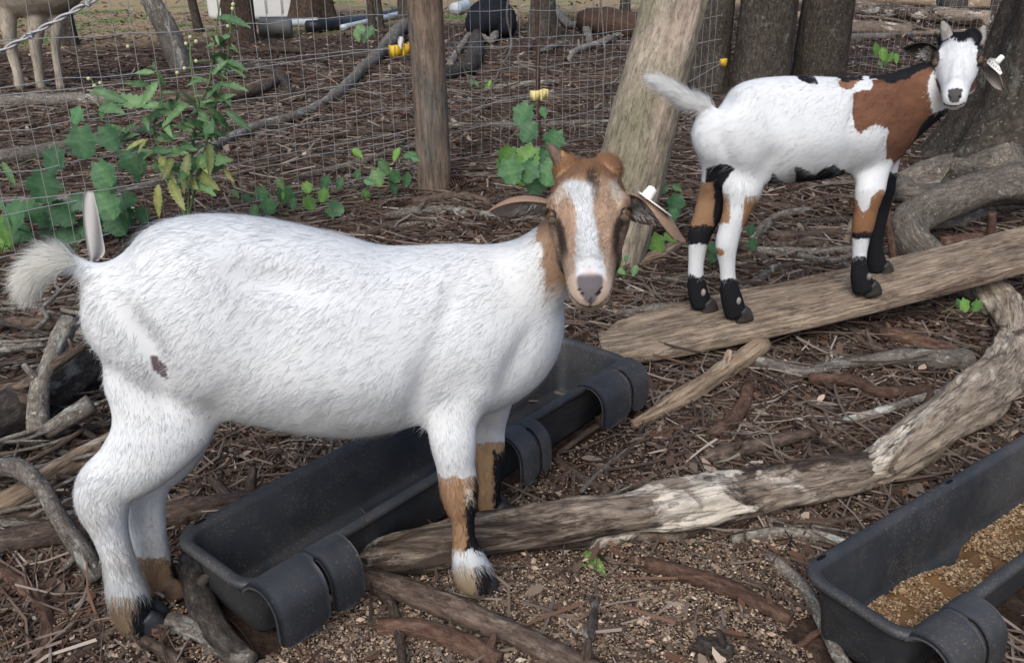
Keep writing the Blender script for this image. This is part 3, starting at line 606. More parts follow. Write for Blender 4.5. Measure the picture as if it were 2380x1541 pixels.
def inpoly(x, y, P):
    P = np.asarray(P, float); r = np.zeros(np.shape(x), bool); j = len(P) - 1
    for i in range(len(P)):
        xi, yi = P[i]; xj, yj = P[j]
        c = ((yi > y) != (yj > y)) & (x < (xj - xi) * (y - yi) / ((yj - yi) if yj != yi else 1e-9) + xi)
        r ^= c; j = i
    return r
def relax(V, q, tr, wt, iters):
    E = np.vstack([q[:, [0, 1]], q[:, [1, 2]], q[:, [2, 3]], q[:, [3, 0]]]); n = len(V)
    a, b = np.r_[E[:, 0], E[:, 1]], np.r_[E[:, 1], E[:, 0]]; deg = np.maximum(np.bincount(a, minlength=n), 1)
    for _ in range(10): wt = 0.5 * wt + 0.5 * np.bincount(a, wt[b], n) / deg
    for _ in range(iters):
        m = np.stack([np.bincount(a, V[b, k], n) for k in range(3)], 1) / deg[:, None]
        V = V + (m - V) * (0.6 * wt)[:, None]
    fn = np.cross(V[tr[:, 1]] - V[tr[:, 0]], V[tr[:, 2]] - V[tr[:, 0]])
    Nv = np.stack([sum(np.bincount(tr[:, i], fn[:, k], n) for i in range(3)) for k in range(3)], 1)
    return V, nrm(Nv)
fur_mat = None
def make_fur_mats():
    global fur_mat, coat_mat
    m, t, b = mat('fur', 0.75, 0.15)
    c = N(t, 'ShaderNodeAttribute', attribute_name='tint').outputs['Color']; t.links.new(c, b.inputs['Base Color'])
    tl_ = N(t, 'ShaderNodeBsdfTranslucent'); t.links.new(c, tl_.inputs['Color']); mx = N(t, 'ShaderNodeMixShader'); mx.inputs[0].default_value = .38
    t.links.new(b.outputs[0], mx.inputs[1]); t.links.new(tl_.outputs[0], mx.inputs[2]); t.links.new(mx.outputs[0], t.nodes['Material Output'].inputs['Surface'])
    fur_mat = m
    m, t, b = mat('coat', 0.9, 0.1)
    c = N(t, 'ShaderNodeAttribute', attribute_name='tint').outputs['Color']
    c = mixc(t, 1.0, c, (0.97, 0.97, 0.97), 'MULTIPLY'); t.links.new(c, b.inputs['Base Color'])
    coat_mat = m
make_fur_mats()
def strands(name, parent, P, Nn, flow, L, W, lift, colr, mt, seed=0, jit=0.25, nb=None):
    r = np.random.default_rng(seed); n = len(P)
    f = flow + 0.35 * np.stack([vnoise(P * 28 + k * 17.3, seed + k) for k in range(3)], -1) + jit * r.normal(size=(n, 3))
    tg = nrm(f - (f * Nn).sum(1, keepdims=True) * Nn)
    L = (L * r.uniform(0.6, 1.25, n))[:, None]; W = (W * r.uniform(0.7, 1.3, n))[:, None]
    lf = (lift * r.uniform(0.5, 1.5, n))[:, None]
    d1 = nrm(tg + Nn * lf); d2 = nrm(tg + Nn * lf * 0.45 + np.array([0, 0, -0.06]))
    p0 = P - Nn * 0.001; p1 = p0 + d1 * L * 0.5; p2 = p1 + d2 * L * 0.5
    s = nrm(np.cross(tg, Nn)) * W
    V = np.stack([p0 - s, p0 + s, p1 + s * 0.85, p1 - s * 0.85, p2], 1).reshape(-1, 3)
    b = np.arange(n) * 5
    Q = np.stack([b, b + 1, b + 2, b + 3], -1); T = np.stack([b + 3, b + 2, b + 4], -1)
    k = 1 + 0.05 * r.normal(size=(n, 1)); c = np.clip(colr * k, 0.004, 0.9)
    c = np.repeat(c, 5, 0); root = np.tile(np.array([0.97, 0.97, 1, 1, 1.02])[:, None], (n, 1)); c = np.clip(c * root, 0, 0.92)
    base = WL[parent.name]
    me = mesh_np(name, V - base, Q, T, None, c); me.materials.append(mt)
    cn = nrm(Nn + 0.12 * tg * r.normal(size=(n, 1)) + 0.10 * r.normal(size=(n, 3)) + 0.13 * np.stack([vnoise(P * np.array([45, 45, 90]) + k * 31.1, seed + 9 + k) for k in range(3)], -1))
    if nb is not None: cn = nrm(cn * (1 - nb[:, None]) + np.array([-.1, -.35, .9]) * nb[:, None])
    me.normals_split_custom_set_from_vertices(np.repeat(cn, 5, 0).astype(np.float32))
    o = put(bpy.data.objects.new(name, me), parent, base); o['kind'] = 'stuff'; return o
def sample(V, Nv, tr, n, seed, wgt=None):
    r = np.random.default_rng(seed)
    a, b, c = V[tr[:, 0]], V[tr[:, 1]], V[tr[:, 2]]
    ar = np.linalg.norm(np.cross(b - a, c - a), axis=1)
    if wgt is not None: ar = ar * wgt[tr].mean(1)
    k = r.choice(len(tr), n, p=ar / ar.sum()); q = r.random((n, 2)); fl = q.sum(1) > 1; q[fl] = 1 - q[fl]
    u, v = q[:, :1], q[:, 1:]
    return a[k] + (b[k] - a[k]) * u + (c[k] - a[k]) * v, nrm(Nv[tr[k, 0]] * (1 - u - v) + Nv[tr[k, 1]] * u + Nv[tr[k, 2]] * v), k
def solveY(px, py, p, L, sgn=-1):
    '''depth at which the photo ray (px,py) is L away from p, on the near side'''
    d = ray(px, py); t = np.linspace(0.3, 6, 60000); q = CAMP + d * t[:, None]; e = np.linalg.norm(q - p, axis=1)
    k = np.argmin(np.where(q[:, 1] < p[1], np.abs(e - L), 9)); return q[k]
def head_pieces(sc, narrow=1.0):
    st = np.array([(-.03, -.014, .026, .026), (-.012, -.010, .040, .040), (.015, -.006, .048, .047), (.045, -.007, .053, .050), (.07, -.010, .054, .050), (.092, -.014, .048, .046), (.115, -.017, .0425, .041),
                   (.14, -.020, .0355, .036), (.165, -.021, .0310, .031), (.188, -.022, .0285, .0265), (.205, -.023, .0242, .021), (.2165, -.025, .0130, .012)])
    P = np.c_[st[:, 0], np.zeros(len(st)), st[:, 1]]
    pc = [tube(P, st[:, 2:4] * [narrow, 1], sides=28, n=44, up=(0, 0, 1))]
    pc.append(tube([(.03, 0, -.045), (.09, 0, -.058), (.14, 0, -.047), (.193, 0, -.038)], np.array([(.030, .024), (.031, .024), (.024, .018), (.019, .013)]), sides=16, n=18, up=(0, 0, 1)))
    for s in (-1, 1):
        pc.append(ellipsoid((.064, s * .041, .017), (.020, .017, .014)))
        pc.append(ellipsoid((-.008, s * .027, .017), (.025, .021, .022)))
        pc.append(ellipsoid((.094, s * .027, -.042), (.042, .018, .026)))
        pc.append(ellipsoid((.193, s * .010, -.030), (.021, .0165, .016)))
    pc.append(ellipsoid((.2045, 0, -.012), (.0110, .0165, .0115))); pc.append(ellipsoid((.192, 0, -.041), (.018, .017, .012)))
    pc.append(tube([(.05, 0, .026), (.10, 0, .014), (.17, 0, -.004)], .019, sides=12, n=14))
    return [(np.asarray(p[0]) * sc,) + tuple(p[1:]) for p in pc]
class Head:
    def __init__(s, poll, nose, L=.21, sc=1.0):
        s.o = np.asarray(poll, float); u = nrm(np.asarray(nose) - s.o); tc = nrm(CAMP - s.o)
        v = nrm(tc - np.dot(tc, u) * u); s.M = np.stack([u, np.cross(v, u), v]); s.sc = sc
    def w(s, p): return s.o + np.asarray(p, float) * s.sc @ s.M
    def loc(s, P): return (P - s.o) @ s.M.T / s.sc
    def piece(s, p): return (s.o + np.asarray(p[0]) @ s.M,) + tuple(p[1:])
def ear(parent, name, root, tip, mid, openv, wid, c_out, c_in, c_rim, seed, tagcol=None):
    """cupped leaf: two skins with a rim; openv = direction its hollow faces"""
    nL, nW = 22, 15
    C = crm(np.array([root, mid, tip]), nL); t = np.linspace(0, 1, nL)
    Wd = wid * np.clip(np.sin(math.pi * np.clip(t * 0.86 + 0.10, 0, 1)) ** 0.75, 0.10, 1)
    Wd = wid * np.clip(np.sin(math.pi * np.clip(t * 0.80 + 0.12, 0, 1)) ** 0.6, .1, 1); Wd[-1] *= 0.30; Wd[-2] *= 0.66; Wd[-3] *= .86
    Tn = nrm(np.gradient(C, axis=0)); ov = np.asarray(openv, float)
    o = nrm(ov - (Tn @ ov)[:, None] * Tn); s = np.cross(Tn, o)
    q = np.linspace(-1, 1, nW); ang = q * 1.15
    g = Geo(); V = []; col = []
    r = np.random.default_rng(seed)
    for layer in (0, 1):
        rad = (Wd * 0.78)[:, None] + (0.0022 if layer else 0)
        P = C[:, None] + (rad * np.sin(ang))[..., None] * s[:, None] + (rad * (1 - np.cos(ang)) * 0.9 - (0.0030 if layer else 0))[..., None] * o[:, None]
        cc = np.empty((nL, nW, 3)); cc[:] = c_out if layer else c_in
        if not layer:
            edge = np.abs(q)[None, :, None] ** 6; cc = cc * (1 - edge) + np.asarray(c_rim) * edge
            wh = (ss(0.50, 0.12, t)[:, None] * ss(0.75, 0.2, np.abs(q + 0.15))[None])[..., None]; cc = cc * (1 - wh) + np.array([.6, .58, .56]) * wh
        V.append(P.reshape(-1, 3)); col.append(cc.reshape(-1, 3))
    i = np.arange(nL - 1)[:, None] * nW; j = np.arange(nW - 1)[None]
    Q = np.stack([i + j, i + j + 1, i + nW + j + 1, i + nW + j], -1).reshape(-1, 4); m = nL * nW
    per = np.r_[np.arange(nW), (np.arange(1, nL) * nW + nW - 1), (nL - 1) * nW + np.arange(nW - 2, -1, -1), np.arange(nL - 2, 0, -1) * nW]
    rim = np.stack([per, np.roll(per, -1), np.roll(per, -1) + m, per + m], -1)
    g.add(np.vstack(V), np.vstack([Q, Q[:, ::-1] + m, rim[:, ::-1]]), None, None, np.vstack(col))
    e = mk(name, g, fur_mat, parent)
    # short hair on both skins and along the rim
    Va = V[1].reshape(nL, nW, 3); out_n = nrm(-o[:, None] * np.cos(ang)[None, :, None] + s[:, None] * np.sin(ang)[None, :, None])
    k = r.integers(0, nL - 1, 1500); jj = r.integers(0, nW - 1, 1500); fr = r.random((1500, 1)); fr2 = r.random((1500, 1))
    P = Va[k, jj] * (1 - fr) + Va[k + 1, jj] * fr; P = P + (Va[k, jj + 1] - Va[k, jj]) * fr2
    strands('ear_hair', e, P, out_n[k, jj], Tn[k], np.full(1500, .006), np.full(1500, .0004), 0.25, np.tile(np.asarray(c_out), (1500, 1)), fur_mat, seed)
    Vi = V[0].reshape(nL, nW, 3); n2 = 420
    k = r.integers(1, int(nL * 0.5), n2); jj = r.integers(2, nW - 3, n2)
    in_n = -out_n[k, jj]; wc = np.where((r.random(n2) < 0.82)[:, None], [[.62, .60, .58]], [[.05, .045, .045]])
    strands('ear_hair', e, Vi[k, jj] + in_n * .001, in_n, Tn[k] + 0.5 * o[k], np.full(n2, .022), np.full(n2, .0006), 0.7, wc, fur_mat, seed + 5)
    return e
def eyes(parent, H, sc, seed):
    for sgn in (-1, 1):
        c = H.w((.080, sgn * .0482, .0110)); gz = nrm(H.w((.086, sgn * .082, .038)) - c)
        V, Q, T = ellipsoid(c, 0.0106 * sc, 24, 16); d = nrm(V - c)
        lat = nrm(np.cross(gz, H.M[0])); upv = np.cross(lat, gz); upv = upv if np.dot(upv, H.M[0]) < 0 else -upv
        a, bb, f = d @ lat, d @ upv, d @ gz
        col = np.tile(np.array([.075, .044, .018]), (len(V), 1)); col[f < 0.62] = (.03, .022, .018)
        col[(np.abs(bb) < 0.24) & (np.abs(a) < 0.52) & (f > 0)] = (.006, .006, .008)
        mk('eye', Geo().add(V, Q, T, None, col), eye_mat, parent)
        if np.dot(upv, H.M[0]) > 0: upv = -upv
        for q, lim, cc in ((1, .40, (.15, .11, .085)), (-1, .76, (.20, .15, .115))):
            V, Q, T = ellipsoid(c, 0.0119 * sc, 28, 20); d = nrm(V - c); ok = (d @ upv * q + .12 * (d @ gz)) > lim
            V = V + (upv * q * .0006)
            mk('eyelid', Geo().add(V, Q[ok[Q].all(1)], T[ok[T].all(1)], None, cc), fur_mat, parent)
def hoof(parent, c, fwd, size, col):
    f = nrm(np.array([fwd[0], fwd[1], 0])); l = np.array([-f[1], f[0], 0]); g = Geo()
    for s in (-1, 1):
        b = np.asarray(c) + l * s * size * 0.30
        P = [b + np.array([0, 0, size * 0.75]) - f * size * 0.18, b + np.array([0, 0, size * 0.40]) + f * size * .05, b + np.array([0, 0, size * 0.04]) + f * size * .12]
        V, Q, T, gc = tube(P, np.array([(.24, .38), (.29, .50), (.32, .58)]) * size, sides=14, n=7, up=f, capd=0.05)
        g.add(V, Q, T, gc, col)
    return mk('hoof', g, hoof_mat, parent)
eye_mat, _t, _b = mat('eye', 0.12, 0.22); _t.links.new(N(_t, 'ShaderNodeAttribute', attribute_name='tint').outputs['Color'], _b.inputs['Base Color'])
_b.inputs['Coat Weight'].default_value = 0.0
hoof_mat = tinted('hoof', 0.55, 0.35, 60)
horn_mat = tinted('horn', 0.6, 0.3, 120)
plastic_white = plain('tag_plastic', (.78, .78, .74), 0.45, 0.4)
ink = plain('ink', (.03, .03, .035), 0.6)
SCALE_D = 1.0
class Goat:
    def __init__(s, rear, front):
        s.p0 = np.array([rear[0], rear[1], 0.0]); d = np.array([front[0] - rear[0], front[1] - rear[1], 0]); s.h = nrm(d)
        s.l = np.array([-s.h[1], s.h[0], 0]); s.parts = []; s.pieces = []
    def at(s, x, y, l=0.0): return APL(x, y, s.p0 + s.l * l, s.l)
    def tube(s, name, rows, plane=None, sides=24, n=40, up=(0, 0, 1), lat=1.0):
        """rows: (x, y, r_vertical_px, r_lateral_px[, l]) in photo pixels; plane: ground point of the leg's plane"""
        P, Rr = [], []
        for q in rows:
            l = q[4] if len(q) > 4 else 0.0
            p = s.at(q[0], q[1], l) if plane is None else APL(q[0], q[1], np.asarray(plane) + s.l * l, s.l)
            m = mpd(p); P.append(p); Rr.append((q[3] * m * lat, q[2] * m))
        s.addtube(name, np.array(P), np.array(Rr), sides, n, up)
    def addtube(s, name, P, Rr, sides=24, n=40, up=(0, 0, 1)):
        s.pieces.append(tube(P, Rr, sides=sides, n=n, up=up, capd=0.5))
        s.parts.append((name, crm(np.c_[P, np.asarray(Rr).mean(1)], 40)))
    def blob(s, x, y, rx, ry, rl, l):
        p = s.at(x, y, l); m = mpd(p); s.pieces.append(ellipsoid(p, np.stack([s.h * rx * m, s.l * rl * m, np.array([0, 0, ry * m])])))
    def classify(s, V):
        best = np.full(len(V), 9e9); idx = np.zeros(len(V), int); tan = np.zeros((len(V), 3))
        for k, (nm, C) in enumerate(s.parts):
            Tn = nrm(np.gradient(C[:, :3], axis=0))
            for i in range(len(C)):
                d = np.linalg.norm(V - C[i, :3], axis=1) / max(C[i, 3], .004)
                m = d < best; best[m] = d[m]; idx[m] = k; tan[m] = Tn[i]
        return idx, tan
    def finish(s, name, base, label, cat, voxel, colf, nfur, fl, seed, group=None, white=(.8, .79, .77)):
        s.root = emp(name, base, label, cat, group)
        V, Nv, tr, q = remesh(s.pieces, voxel, 5)
        idx, tan = s.classify(V); nm = [p[0] for p in s.parts]
        V, Nv = relax(V, q, tr, s.softness(V, idx, nm), s.nsoft)
        x, y = proj(V); side = np.clip(-(Nv @ s.l), 0, 1) ** 1.0
        for (cx, cy, rx, ry, ang, amp) in s.dents:
            ca, sa = math.cos(R(ang)), math.sin(R(ang)); dx, dy = x - cx, y - cy; a_, b_ = (dx * ca + dy * sa) / rx, (-dx * sa + dy * ca) / ry
            V = V + Nv * (amp * side * np.exp(-(a_ ** 2 + b_ ** 2)))[:, None]
        V, Nv = relax(V, q, tr, .5 * s.softness(V, idx, nm), 12)
        col = colf(V, idx, nm)
        me_g = Geo().add(V, q if q is not None else None, None if q is not None else tr, None, col)
        body = mk('body', me_g, coat_mat, s.root)
        s.V, s.idx = V, idx
        wgt = np.ones(len(V))
        for k, n_ in enumerate(nm):
            wgt[idx == k] = {'tail': 7.0, 'head': 3.2}.get(n_, 1.0)
        P, Nn, k = sample(V, Nv, tr, nfur, seed, wgt)
        vi = tr[k, 0]; ii = idx[vi]; tt = tan[vi]
        jp = P + np.where(ii == nm.index('head'), .0016, .0050)[:, None] * np.random.default_rng(seed).normal(size=P.shape)
        c = colf(jp, ii, nm)
        flow = np.zeros_like(P); L = np.zeros(len(P)); W = np.full(len(P), .00026); lift = np.full(len(P), .19)
        for kk, n_ in enumerate(nm):
            m = ii == kk
            if n_ == 'torso': flow[m] = -s.h * 0.9 + np.array([0, 0, -.55]); L[m] = .0135 * fl
            elif n_ == 'neck': flow[m] = -tt[m] * 0.9 + np.array([0, 0, -.3]); L[m] = .013 * fl
            elif n_ == 'tail': flow[m] = tt[m] + np.array([0, 0, -.25]); L[m] = .036 * fl; lift[m] = 0.55; W[m] = .00024; Nn[m] = nrm(Nn[m] + .0)
            elif n_ == 'head': flow[m] = -s.head.M[0]; L[m] = .0085; W[m] = .00034; lift[m] = 0.25
            else: flow[m] = tt[m] + np.array([0, 0, -.3]); L[m] = .012 * fl
        rl = np.random.default_rng(seed + 3).random(len(P)); tr_ = ii == nm.index('torso')
        loose = tr_ & (rl < .14 + .10 * fbm(P * 12, 2, 8)); lift[tr_] = .11; L[loose] *= 1.9; lift[loose] = .18
        L = L * s.furlen(P, ii, nm)
        nb = np.where(ii == nm.index('tail'), np.float64(.12), 0.0); strands('fur', s.root, P, Nn, flow, L, W, lift, c, fur_mat, seed, nb=nb)
        return s.root
# ------------------------------------------------------------------ the white goat standing in front
g1 = Goat((-.555, 1.09), (-.045, 1.235))
T1 = [(206, 668, 55, 50), (228, 678, 100, 84), (270, 695, 148, 120), (345, 705, 198, 160), (440, 716, 232, 186), (540, 735, 247, 196), (640, 755, 248, 202), (740, 777, 246, 208), (840, 792, 234, 208),
      (940, 783, 218, 196), (1040, 770, 210, 178), (1120, 764, 208, 160), (1185, 748, 186, 146), (1238, 730, 148, 118), (1278, 715, 98, 76), (1300, 705, 45, 40)]
g1.tube('torso', T1, n=60, sides=36, lat=0.94)
pl = AY(1366, 432, 1.235); hd1 = Head(pl, solveY(1371, 657, pl, .205), sc=1.0)
g1.head = hd1
pn = [g1.at(1105, 730), g1.at(1195, 668, -.01), g1.at(1262, 622, -.03), hd1.w((.035, 0, -.045))]
m1 = mpd(pn[1])
g1.addtube('neck', np.array(pn), np.array([(115 * m1, 165 * m1), (96 * m1, 122 * m1), (78 * m1, 92 * m1), (.044, .050)]), n=30)
g1.pieces += [hd1.piece(p) for p in head_pieces(1.0, 1.04)]
g1.parts.append(('head', np.array([[*hd1.w((u, 0, -.014)), r] for u, r in zip(np.linspace(0, .21, 14), np.linspace(.058, .034, 14))])))
# hind legs
HN, HF, FN, FF = G(335, 1455), G(378, 1376), G(1102, 1370), G(1143, 1198)
def off(p): return float(np.dot(p - g1.p0, g1.l))
g1.tube('near_hind_leg', [(375, 780, 120, 60, .05), (385, 880, 146, 80, .035), (385, 950, 132, 80, .02), (355, 1020, 104, 70, .008), (300, 1085, 80, 58), (248, 1125, 69, 52), (240, 1175, 60, 46), (256, 1235, 42, 36), (276, 1300, 38, 34), (293, 1365, 45, 40), (306, 1412, 46, 42), (322, 1446, 42, 40)], plane=HN, up=-g1.h, n=50)
g1.tube('far_hind_leg', [(400, 850, 110, 60, -.05), (410, 960, 100, 70, -.02), (390, 1040, 80, 62), (345, 1105, 62, 50), (335, 1160, 50, 42), (342, 1230, 43, 38), (352, 1290, 42, 38), (366, 1330, 42, 38), (378, 1366, 38, 36)], plane=HF, up=-g1.h, n=46)
g1.tube('near_fore_leg', [(1075, 790, 90, 46, .06), (1062, 880, 92, 56, .04), (1052, 965, 68, 50, .012), (1055, 1040, 54, 45), (1060, 1085, 46, 41), (1066, 1128, 47, 43), (1072, 1172, 40, 37), (1076, 1205, 29, 28), (1078, 1250, 28, 27), (1086, 1290, 38, 35), (1099, 1328, 46, 42), (1106, 1362, 43, 41)], plane=FN, up=-g1.h, n=46)
g1.tube('far_fore_leg', [(1150, 820, 80, 50, -.06), (1140, 920, 62, 46, -.03), (1133, 1000, 46, 40), (1136, 1060, 37, 33), (1138, 1100, 32, 29), (1136, 1140, 27, 25), (1138, 1168, 29, 27), (1144, 1188, 30, 28)], plane=FF, up=-g1.h, n=40)
# shoulder, hip and thigh masses
g1.blob(1110, 790, 105, 120, 60, -.052); g1.blob(375, 650, 85, 70, 60, -.035); g1.blob(405, 800, 130, 140, 60, -.052)
# tail, curled up and over to the left
tl = [g1.at(270, 672, 0), g1.at(222, 640, 0), g1.at(182, 614, .0), g1.at(145, 606, -.005), g1.at(108, 618, -.01), g1.at(80, 645, -.015), g1.at(66, 670, -.015)]
mt_ = mpd(tl[2]); g1.addtube('tail', np.array(tl), np.array([(44, 50), (32, 36), (27, 31), (27, 31), (27, 31), (24, 27), (14, 14)]) * mt_, n=30)
TAN, RUST, BLK, WHT, CRM_ = (.37, .255, .18), (.29, .165, .092), (.014, .015, .018), (.635, .655, .665), (.47, .41, .34)
def head1_col(q, c, seed=3):
    u, wv, v = q[:, 0], q[:, 1], q[:, 2]
    nz = 0.005 * fbm(q * 140, 3, seed); wj = wv + nz; uj = u + 0.006 * fbm(q * 110 + 5, 3, seed + 1)
    c[:] = TAN
    c[v < -.045] = (.40, .32, .24)
    fz = ss(.14, .19, u)[:, None]; c[:] = c * (1 - fz) + np.array((.41, .32, .25)) * fz
    def put_(m, col, a=1.0): c[m] = c[m] * (1 - a) + np.asarray(col) * a
    def soft(a, col): a = np.clip(a, 0, 1)[:, None]; c[:] = c * (1 - a) + np.asarray(col) * a
    soft(ss(.060, .018, uj) * (v > -.03), RUST)
    for s in (-1, 1):
        e = ((uj - .056) / .026) ** 2 + ((wj * s - .038) / .0125) ** 2; soft(.9 * ss(1.2, .35, e) * (v > 0), CRM_)
        cx = np.interp(u, [.085, .11, .16], [.047, .037, .030]); soft(.97 * ss(.0068, .0028, np.abs(wv * s + .4 * nz - cx)) * ss(.084, .095, u) * ss(.165, .135, u), (.035, .027, .023))
        soft(.6 * ss(.0, .009, wj * s - cx - .004) * ss(.09, .1, u) * ss(.17, .14, u), (.45, .33, .23))
        e2 = ((u - .080) / .014) ** 2 + ((wv * s - .050) / .013) ** 2 + ((v - .010) / .02) ** 2; soft(.5 * ss(1.1, .5, e2), (.12, .09, .07))
    cl = np.interp(u, [.036, .048, .06, .10, .13, .18, .19], [-.036, -.034, -.030, -.0165, -.0165, -.0185, -.019]); cr = np.interp(u, [.036, .05, .066, .10, .13, .18, .19], [-.030, -.004, .012, .006, .010, .019, .020])
    soft(ss(-.0015, .0025, wj - cl) * ss(-.0015, .0025, cr - wj) * (uj > .036) * (u < .1945) * (v > -.014), (.64, .655, .662))
    soft(.85 * ss(.012, .004, np.abs(wj - .006)) * ss(.066, .050, uj) * ss(.024, .036, uj) * (v > 0), (.03, .022, .02))
    soft(.7 * ss(.006, .002, np.abs(wj - .010)) * ss(.10, .075, uj) * ss(.05, .06, uj) * (v > 0), (.10, .075, .06))
    c *= (1 + .22 * fbm(q * np.array([60, 160, 160]), 3, 5))[:, None] * (1 - .12 * (c[:, :1] > .55)); c[:] = np.clip(c, .01, .8)
    # nose pad, nostrils, mouth line
    nw = .0168 * (1 - .62 * ss(-.003, -.020, v)); soft(ss(.0015, -.0015, np.abs(wv) - nw) * (v > -.0195) * ss(.187, .194, u), (.115, .103, .108)); soft(.4 * ss(.012, .004, np.abs(wv)) * ss(.180, .188, u) * ss(.197, .190, u), (.62, .47, .42))
    put_((np.abs(v + .0290 - 14 * wv ** 2) < .0016) & (u > .185) & (np.abs(wv) < .032), (.06, .045, .04), .85)
    put_((np.abs(wv) < .0014) & (u > .2) & (v < -.012) & (v > -.029), (.03, .026, .026), .9)
    for s in (-1, 1):
        e = ((wv * s - .0108) / .0046) ** 2 + ((v + .009 - .5 * (wv * s - .0108)) / .0026) ** 2; put_((e < 1) & (u > .197), (.014, .011, .011))
    return c
def col1(V, idx, nm):
    c = np.tile(np.array(WHT), (len(V), 1)); x, y = proj(V)
    x = x + 13 * fbm(V * 60, 3, 9); y = y + 18 * fbm(V * 60 + 9, 3, 10)
    for k, n_ in enumerate(nm):
        m = idx == k
        if not m.any(): continue
        cc, xx, yy = c[m], x[m], y[m]
        if n_ == 'near_hind_leg':
            cc[yy > 1388] = (.28, .21, .14); cc[(yy > 1384) & (xx > 312 - (yy - 1388) * .15)] = (.018, .02, .026)
        elif n_ == 'far_hind_leg':
            cc[yy > 1298] = (.25, .165, .10); cc[(yy > 1296) & (xx > 398)] = BLK
        elif n_ == 'near_fore_leg':
            cc[yy > 1103] = (.34, .21, .125); cc[(np.abs(xx - 1096) < 16) & (np.abs(yy - 1147) < 16)] = (.62, .54, .44)
            cc[(yy > 1160) & (xx > 1082)] = BLK; cc[(yy > 1110) & (yy < 1165) & (xx > 1103)] = BLK
            cc[(yy > 1276) & (yy < 1316)] = WHT; b = yy >= 1316; cc[b] = (.42, .33, .23); cc[b & (xx > 1104)] = (.03, .028, .03)
        elif n_ == 'far_fore_leg':
            cc[yy > 1030] = (.36, .24, .14); cc[(yy > 1050) & (xx > 1149)] = BLK
        elif n_ == 'neck':
            a = (ss(1256, 1268, xx) * ss(712, 640, yy) * ss(490, 510, yy))[:, None]; cc[:] = cc * (1 - a) + np.array((.27, .175, .115)) * a; cc[(xx > 1246) & (yy < 562)] = (.34, .225, .15)
        elif n_ == 'head':
            cc = head1_col(hd1.loc(V[m]), cc)
        elif n_ == 'tail': cc[:] = (.70, .695, .65)
        if n_.endswith('leg'):
            st = (.30 * ss(1050, 1330, yy) * ss(.0, .5, fbm(V[m] * 40, 3, 12) + .12))[:, None]; wm = cc[:, :1] > .55; cc[:] = np.where(wm, cc * (1 - st) + np.array((.42, .35, .25)) * st, cc)
        if n_ == 'torso':
            e = ((xx - 372 - (yy - 850) * .5) / 14) ** 2 + ((yy - 850) / 26) ** 2; cc[e < 1] = (.12, .09, .10)
        c[m] = cc
    return c
def fl1(P, ii, nm):
    f = np.ones(len(P)); x, y = proj(P)
    t = ii == nm.index('torso'); f[t & (y > 900)] = 1.35; f[t & (y < 560)] = 1.25
    for n_ in ('near_fore_leg', 'far_fore_leg', 'near_hind_leg'):
        m = ii == nm.index(n_); f[m & (y > 1090)] = 1.25; f[m & (y > 1290)] = 1.9
    h = ii == nm.index('head'); q = hd1.loc(P); f[h & (q[:, 0] < .035)] = 2.1; f[h & (q[:, 0] > .186)] = 0.25
    return f
g1.furlen = fl1
def soft1(V, idx, nm):
    x, y = proj(V); w_ = np.zeros(len(V))
    for k, n_ in enumerate(nm):
        m = idx == k
        if n_ == 'torso': w_[m] = 1
        elif n_ == 'neck': w_[m] = .8
        elif n_ == 'tail': w_[m] = .4
        elif n_.endswith('leg'): w_[m] = np.where(y[m] < 1010, 1, .12)
    return w_
g1.softness, g1.nsoft = soft1, 110
g1.dents = [(650, 650, 130, 42, 8, -.016), (470, 610, 70, 50, 20, .010), (610, 760, 80, 90, 0, -.007), (330, 790, 30, 100, -32, -.016), (985, 910, 34, 80, 12, -.011), (520, 945, 40, 60, 20, -.008), (1130, 830, 70, 110, 10, .012), (1060, 690, 26, 120, 24, -.007), (1200, 830, 26, 90, 30, -.008), (370, 905, 26, 60, -25, -.009), (230, 760, 40, 60, 0, -.006), (1110, 930, 40, 40, 0, .008), (800, 900, 160, 60, 0, .006)]
base1 = (g1.p0 + g1.h * .25); base1[2] = 0
goat_a = g1.finish('goat', base1, 'white goat with tan face and white blaze, standing over the black trough', 'goat', 0.0036, col1, 225000, 1.0, 21)
eyes(goat_a, hd1, 1.0, 1)
ce, ci, cr_ = (.42, .29, .205), (.30, .255, .235), (.07, .055, .045)
ear(goat_a, 'ear', hd1.w((.028, -.046, -.012)), AY(1142, 493, 1.20), AY(1215, 462, 1.185), (0, -.60, -.80), .037, ce, ci, cr_, 5)
e2 = ear(goat_a, 'ear', hd1.w((.028, .046, -.012)), AY(1586, 556, 1.17), AY(1530, 482, 1.17), (-1, -.05, -.45), .036, ce, ci, cr_, 6)
tc = AY(1507, 462, 1.155); tx = nrm(AY(1542, 486, 1.15) - AY(1488, 446, 1.15)); ty = nrm(np.array([.05, -1, .12])); tz = np.cross(tx, ty)
V, Q = box(tc + tx * .010, np.stack([tx * .026, ty * .014, tz * .0009])); eg = Geo().add(V, Q)
V, Q, T, _ = tube([tc - tx * .004 - tz * 0, tc - tx * .004 + tz * (.015 if tz[2] > 0 else -.015)], [.0082, .0066], sides=14); eg.add(V, Q, T)
mk('ear_tag', eg, plastic_white, goat_a)['label'] = 'white ear tag on the drooping ear'
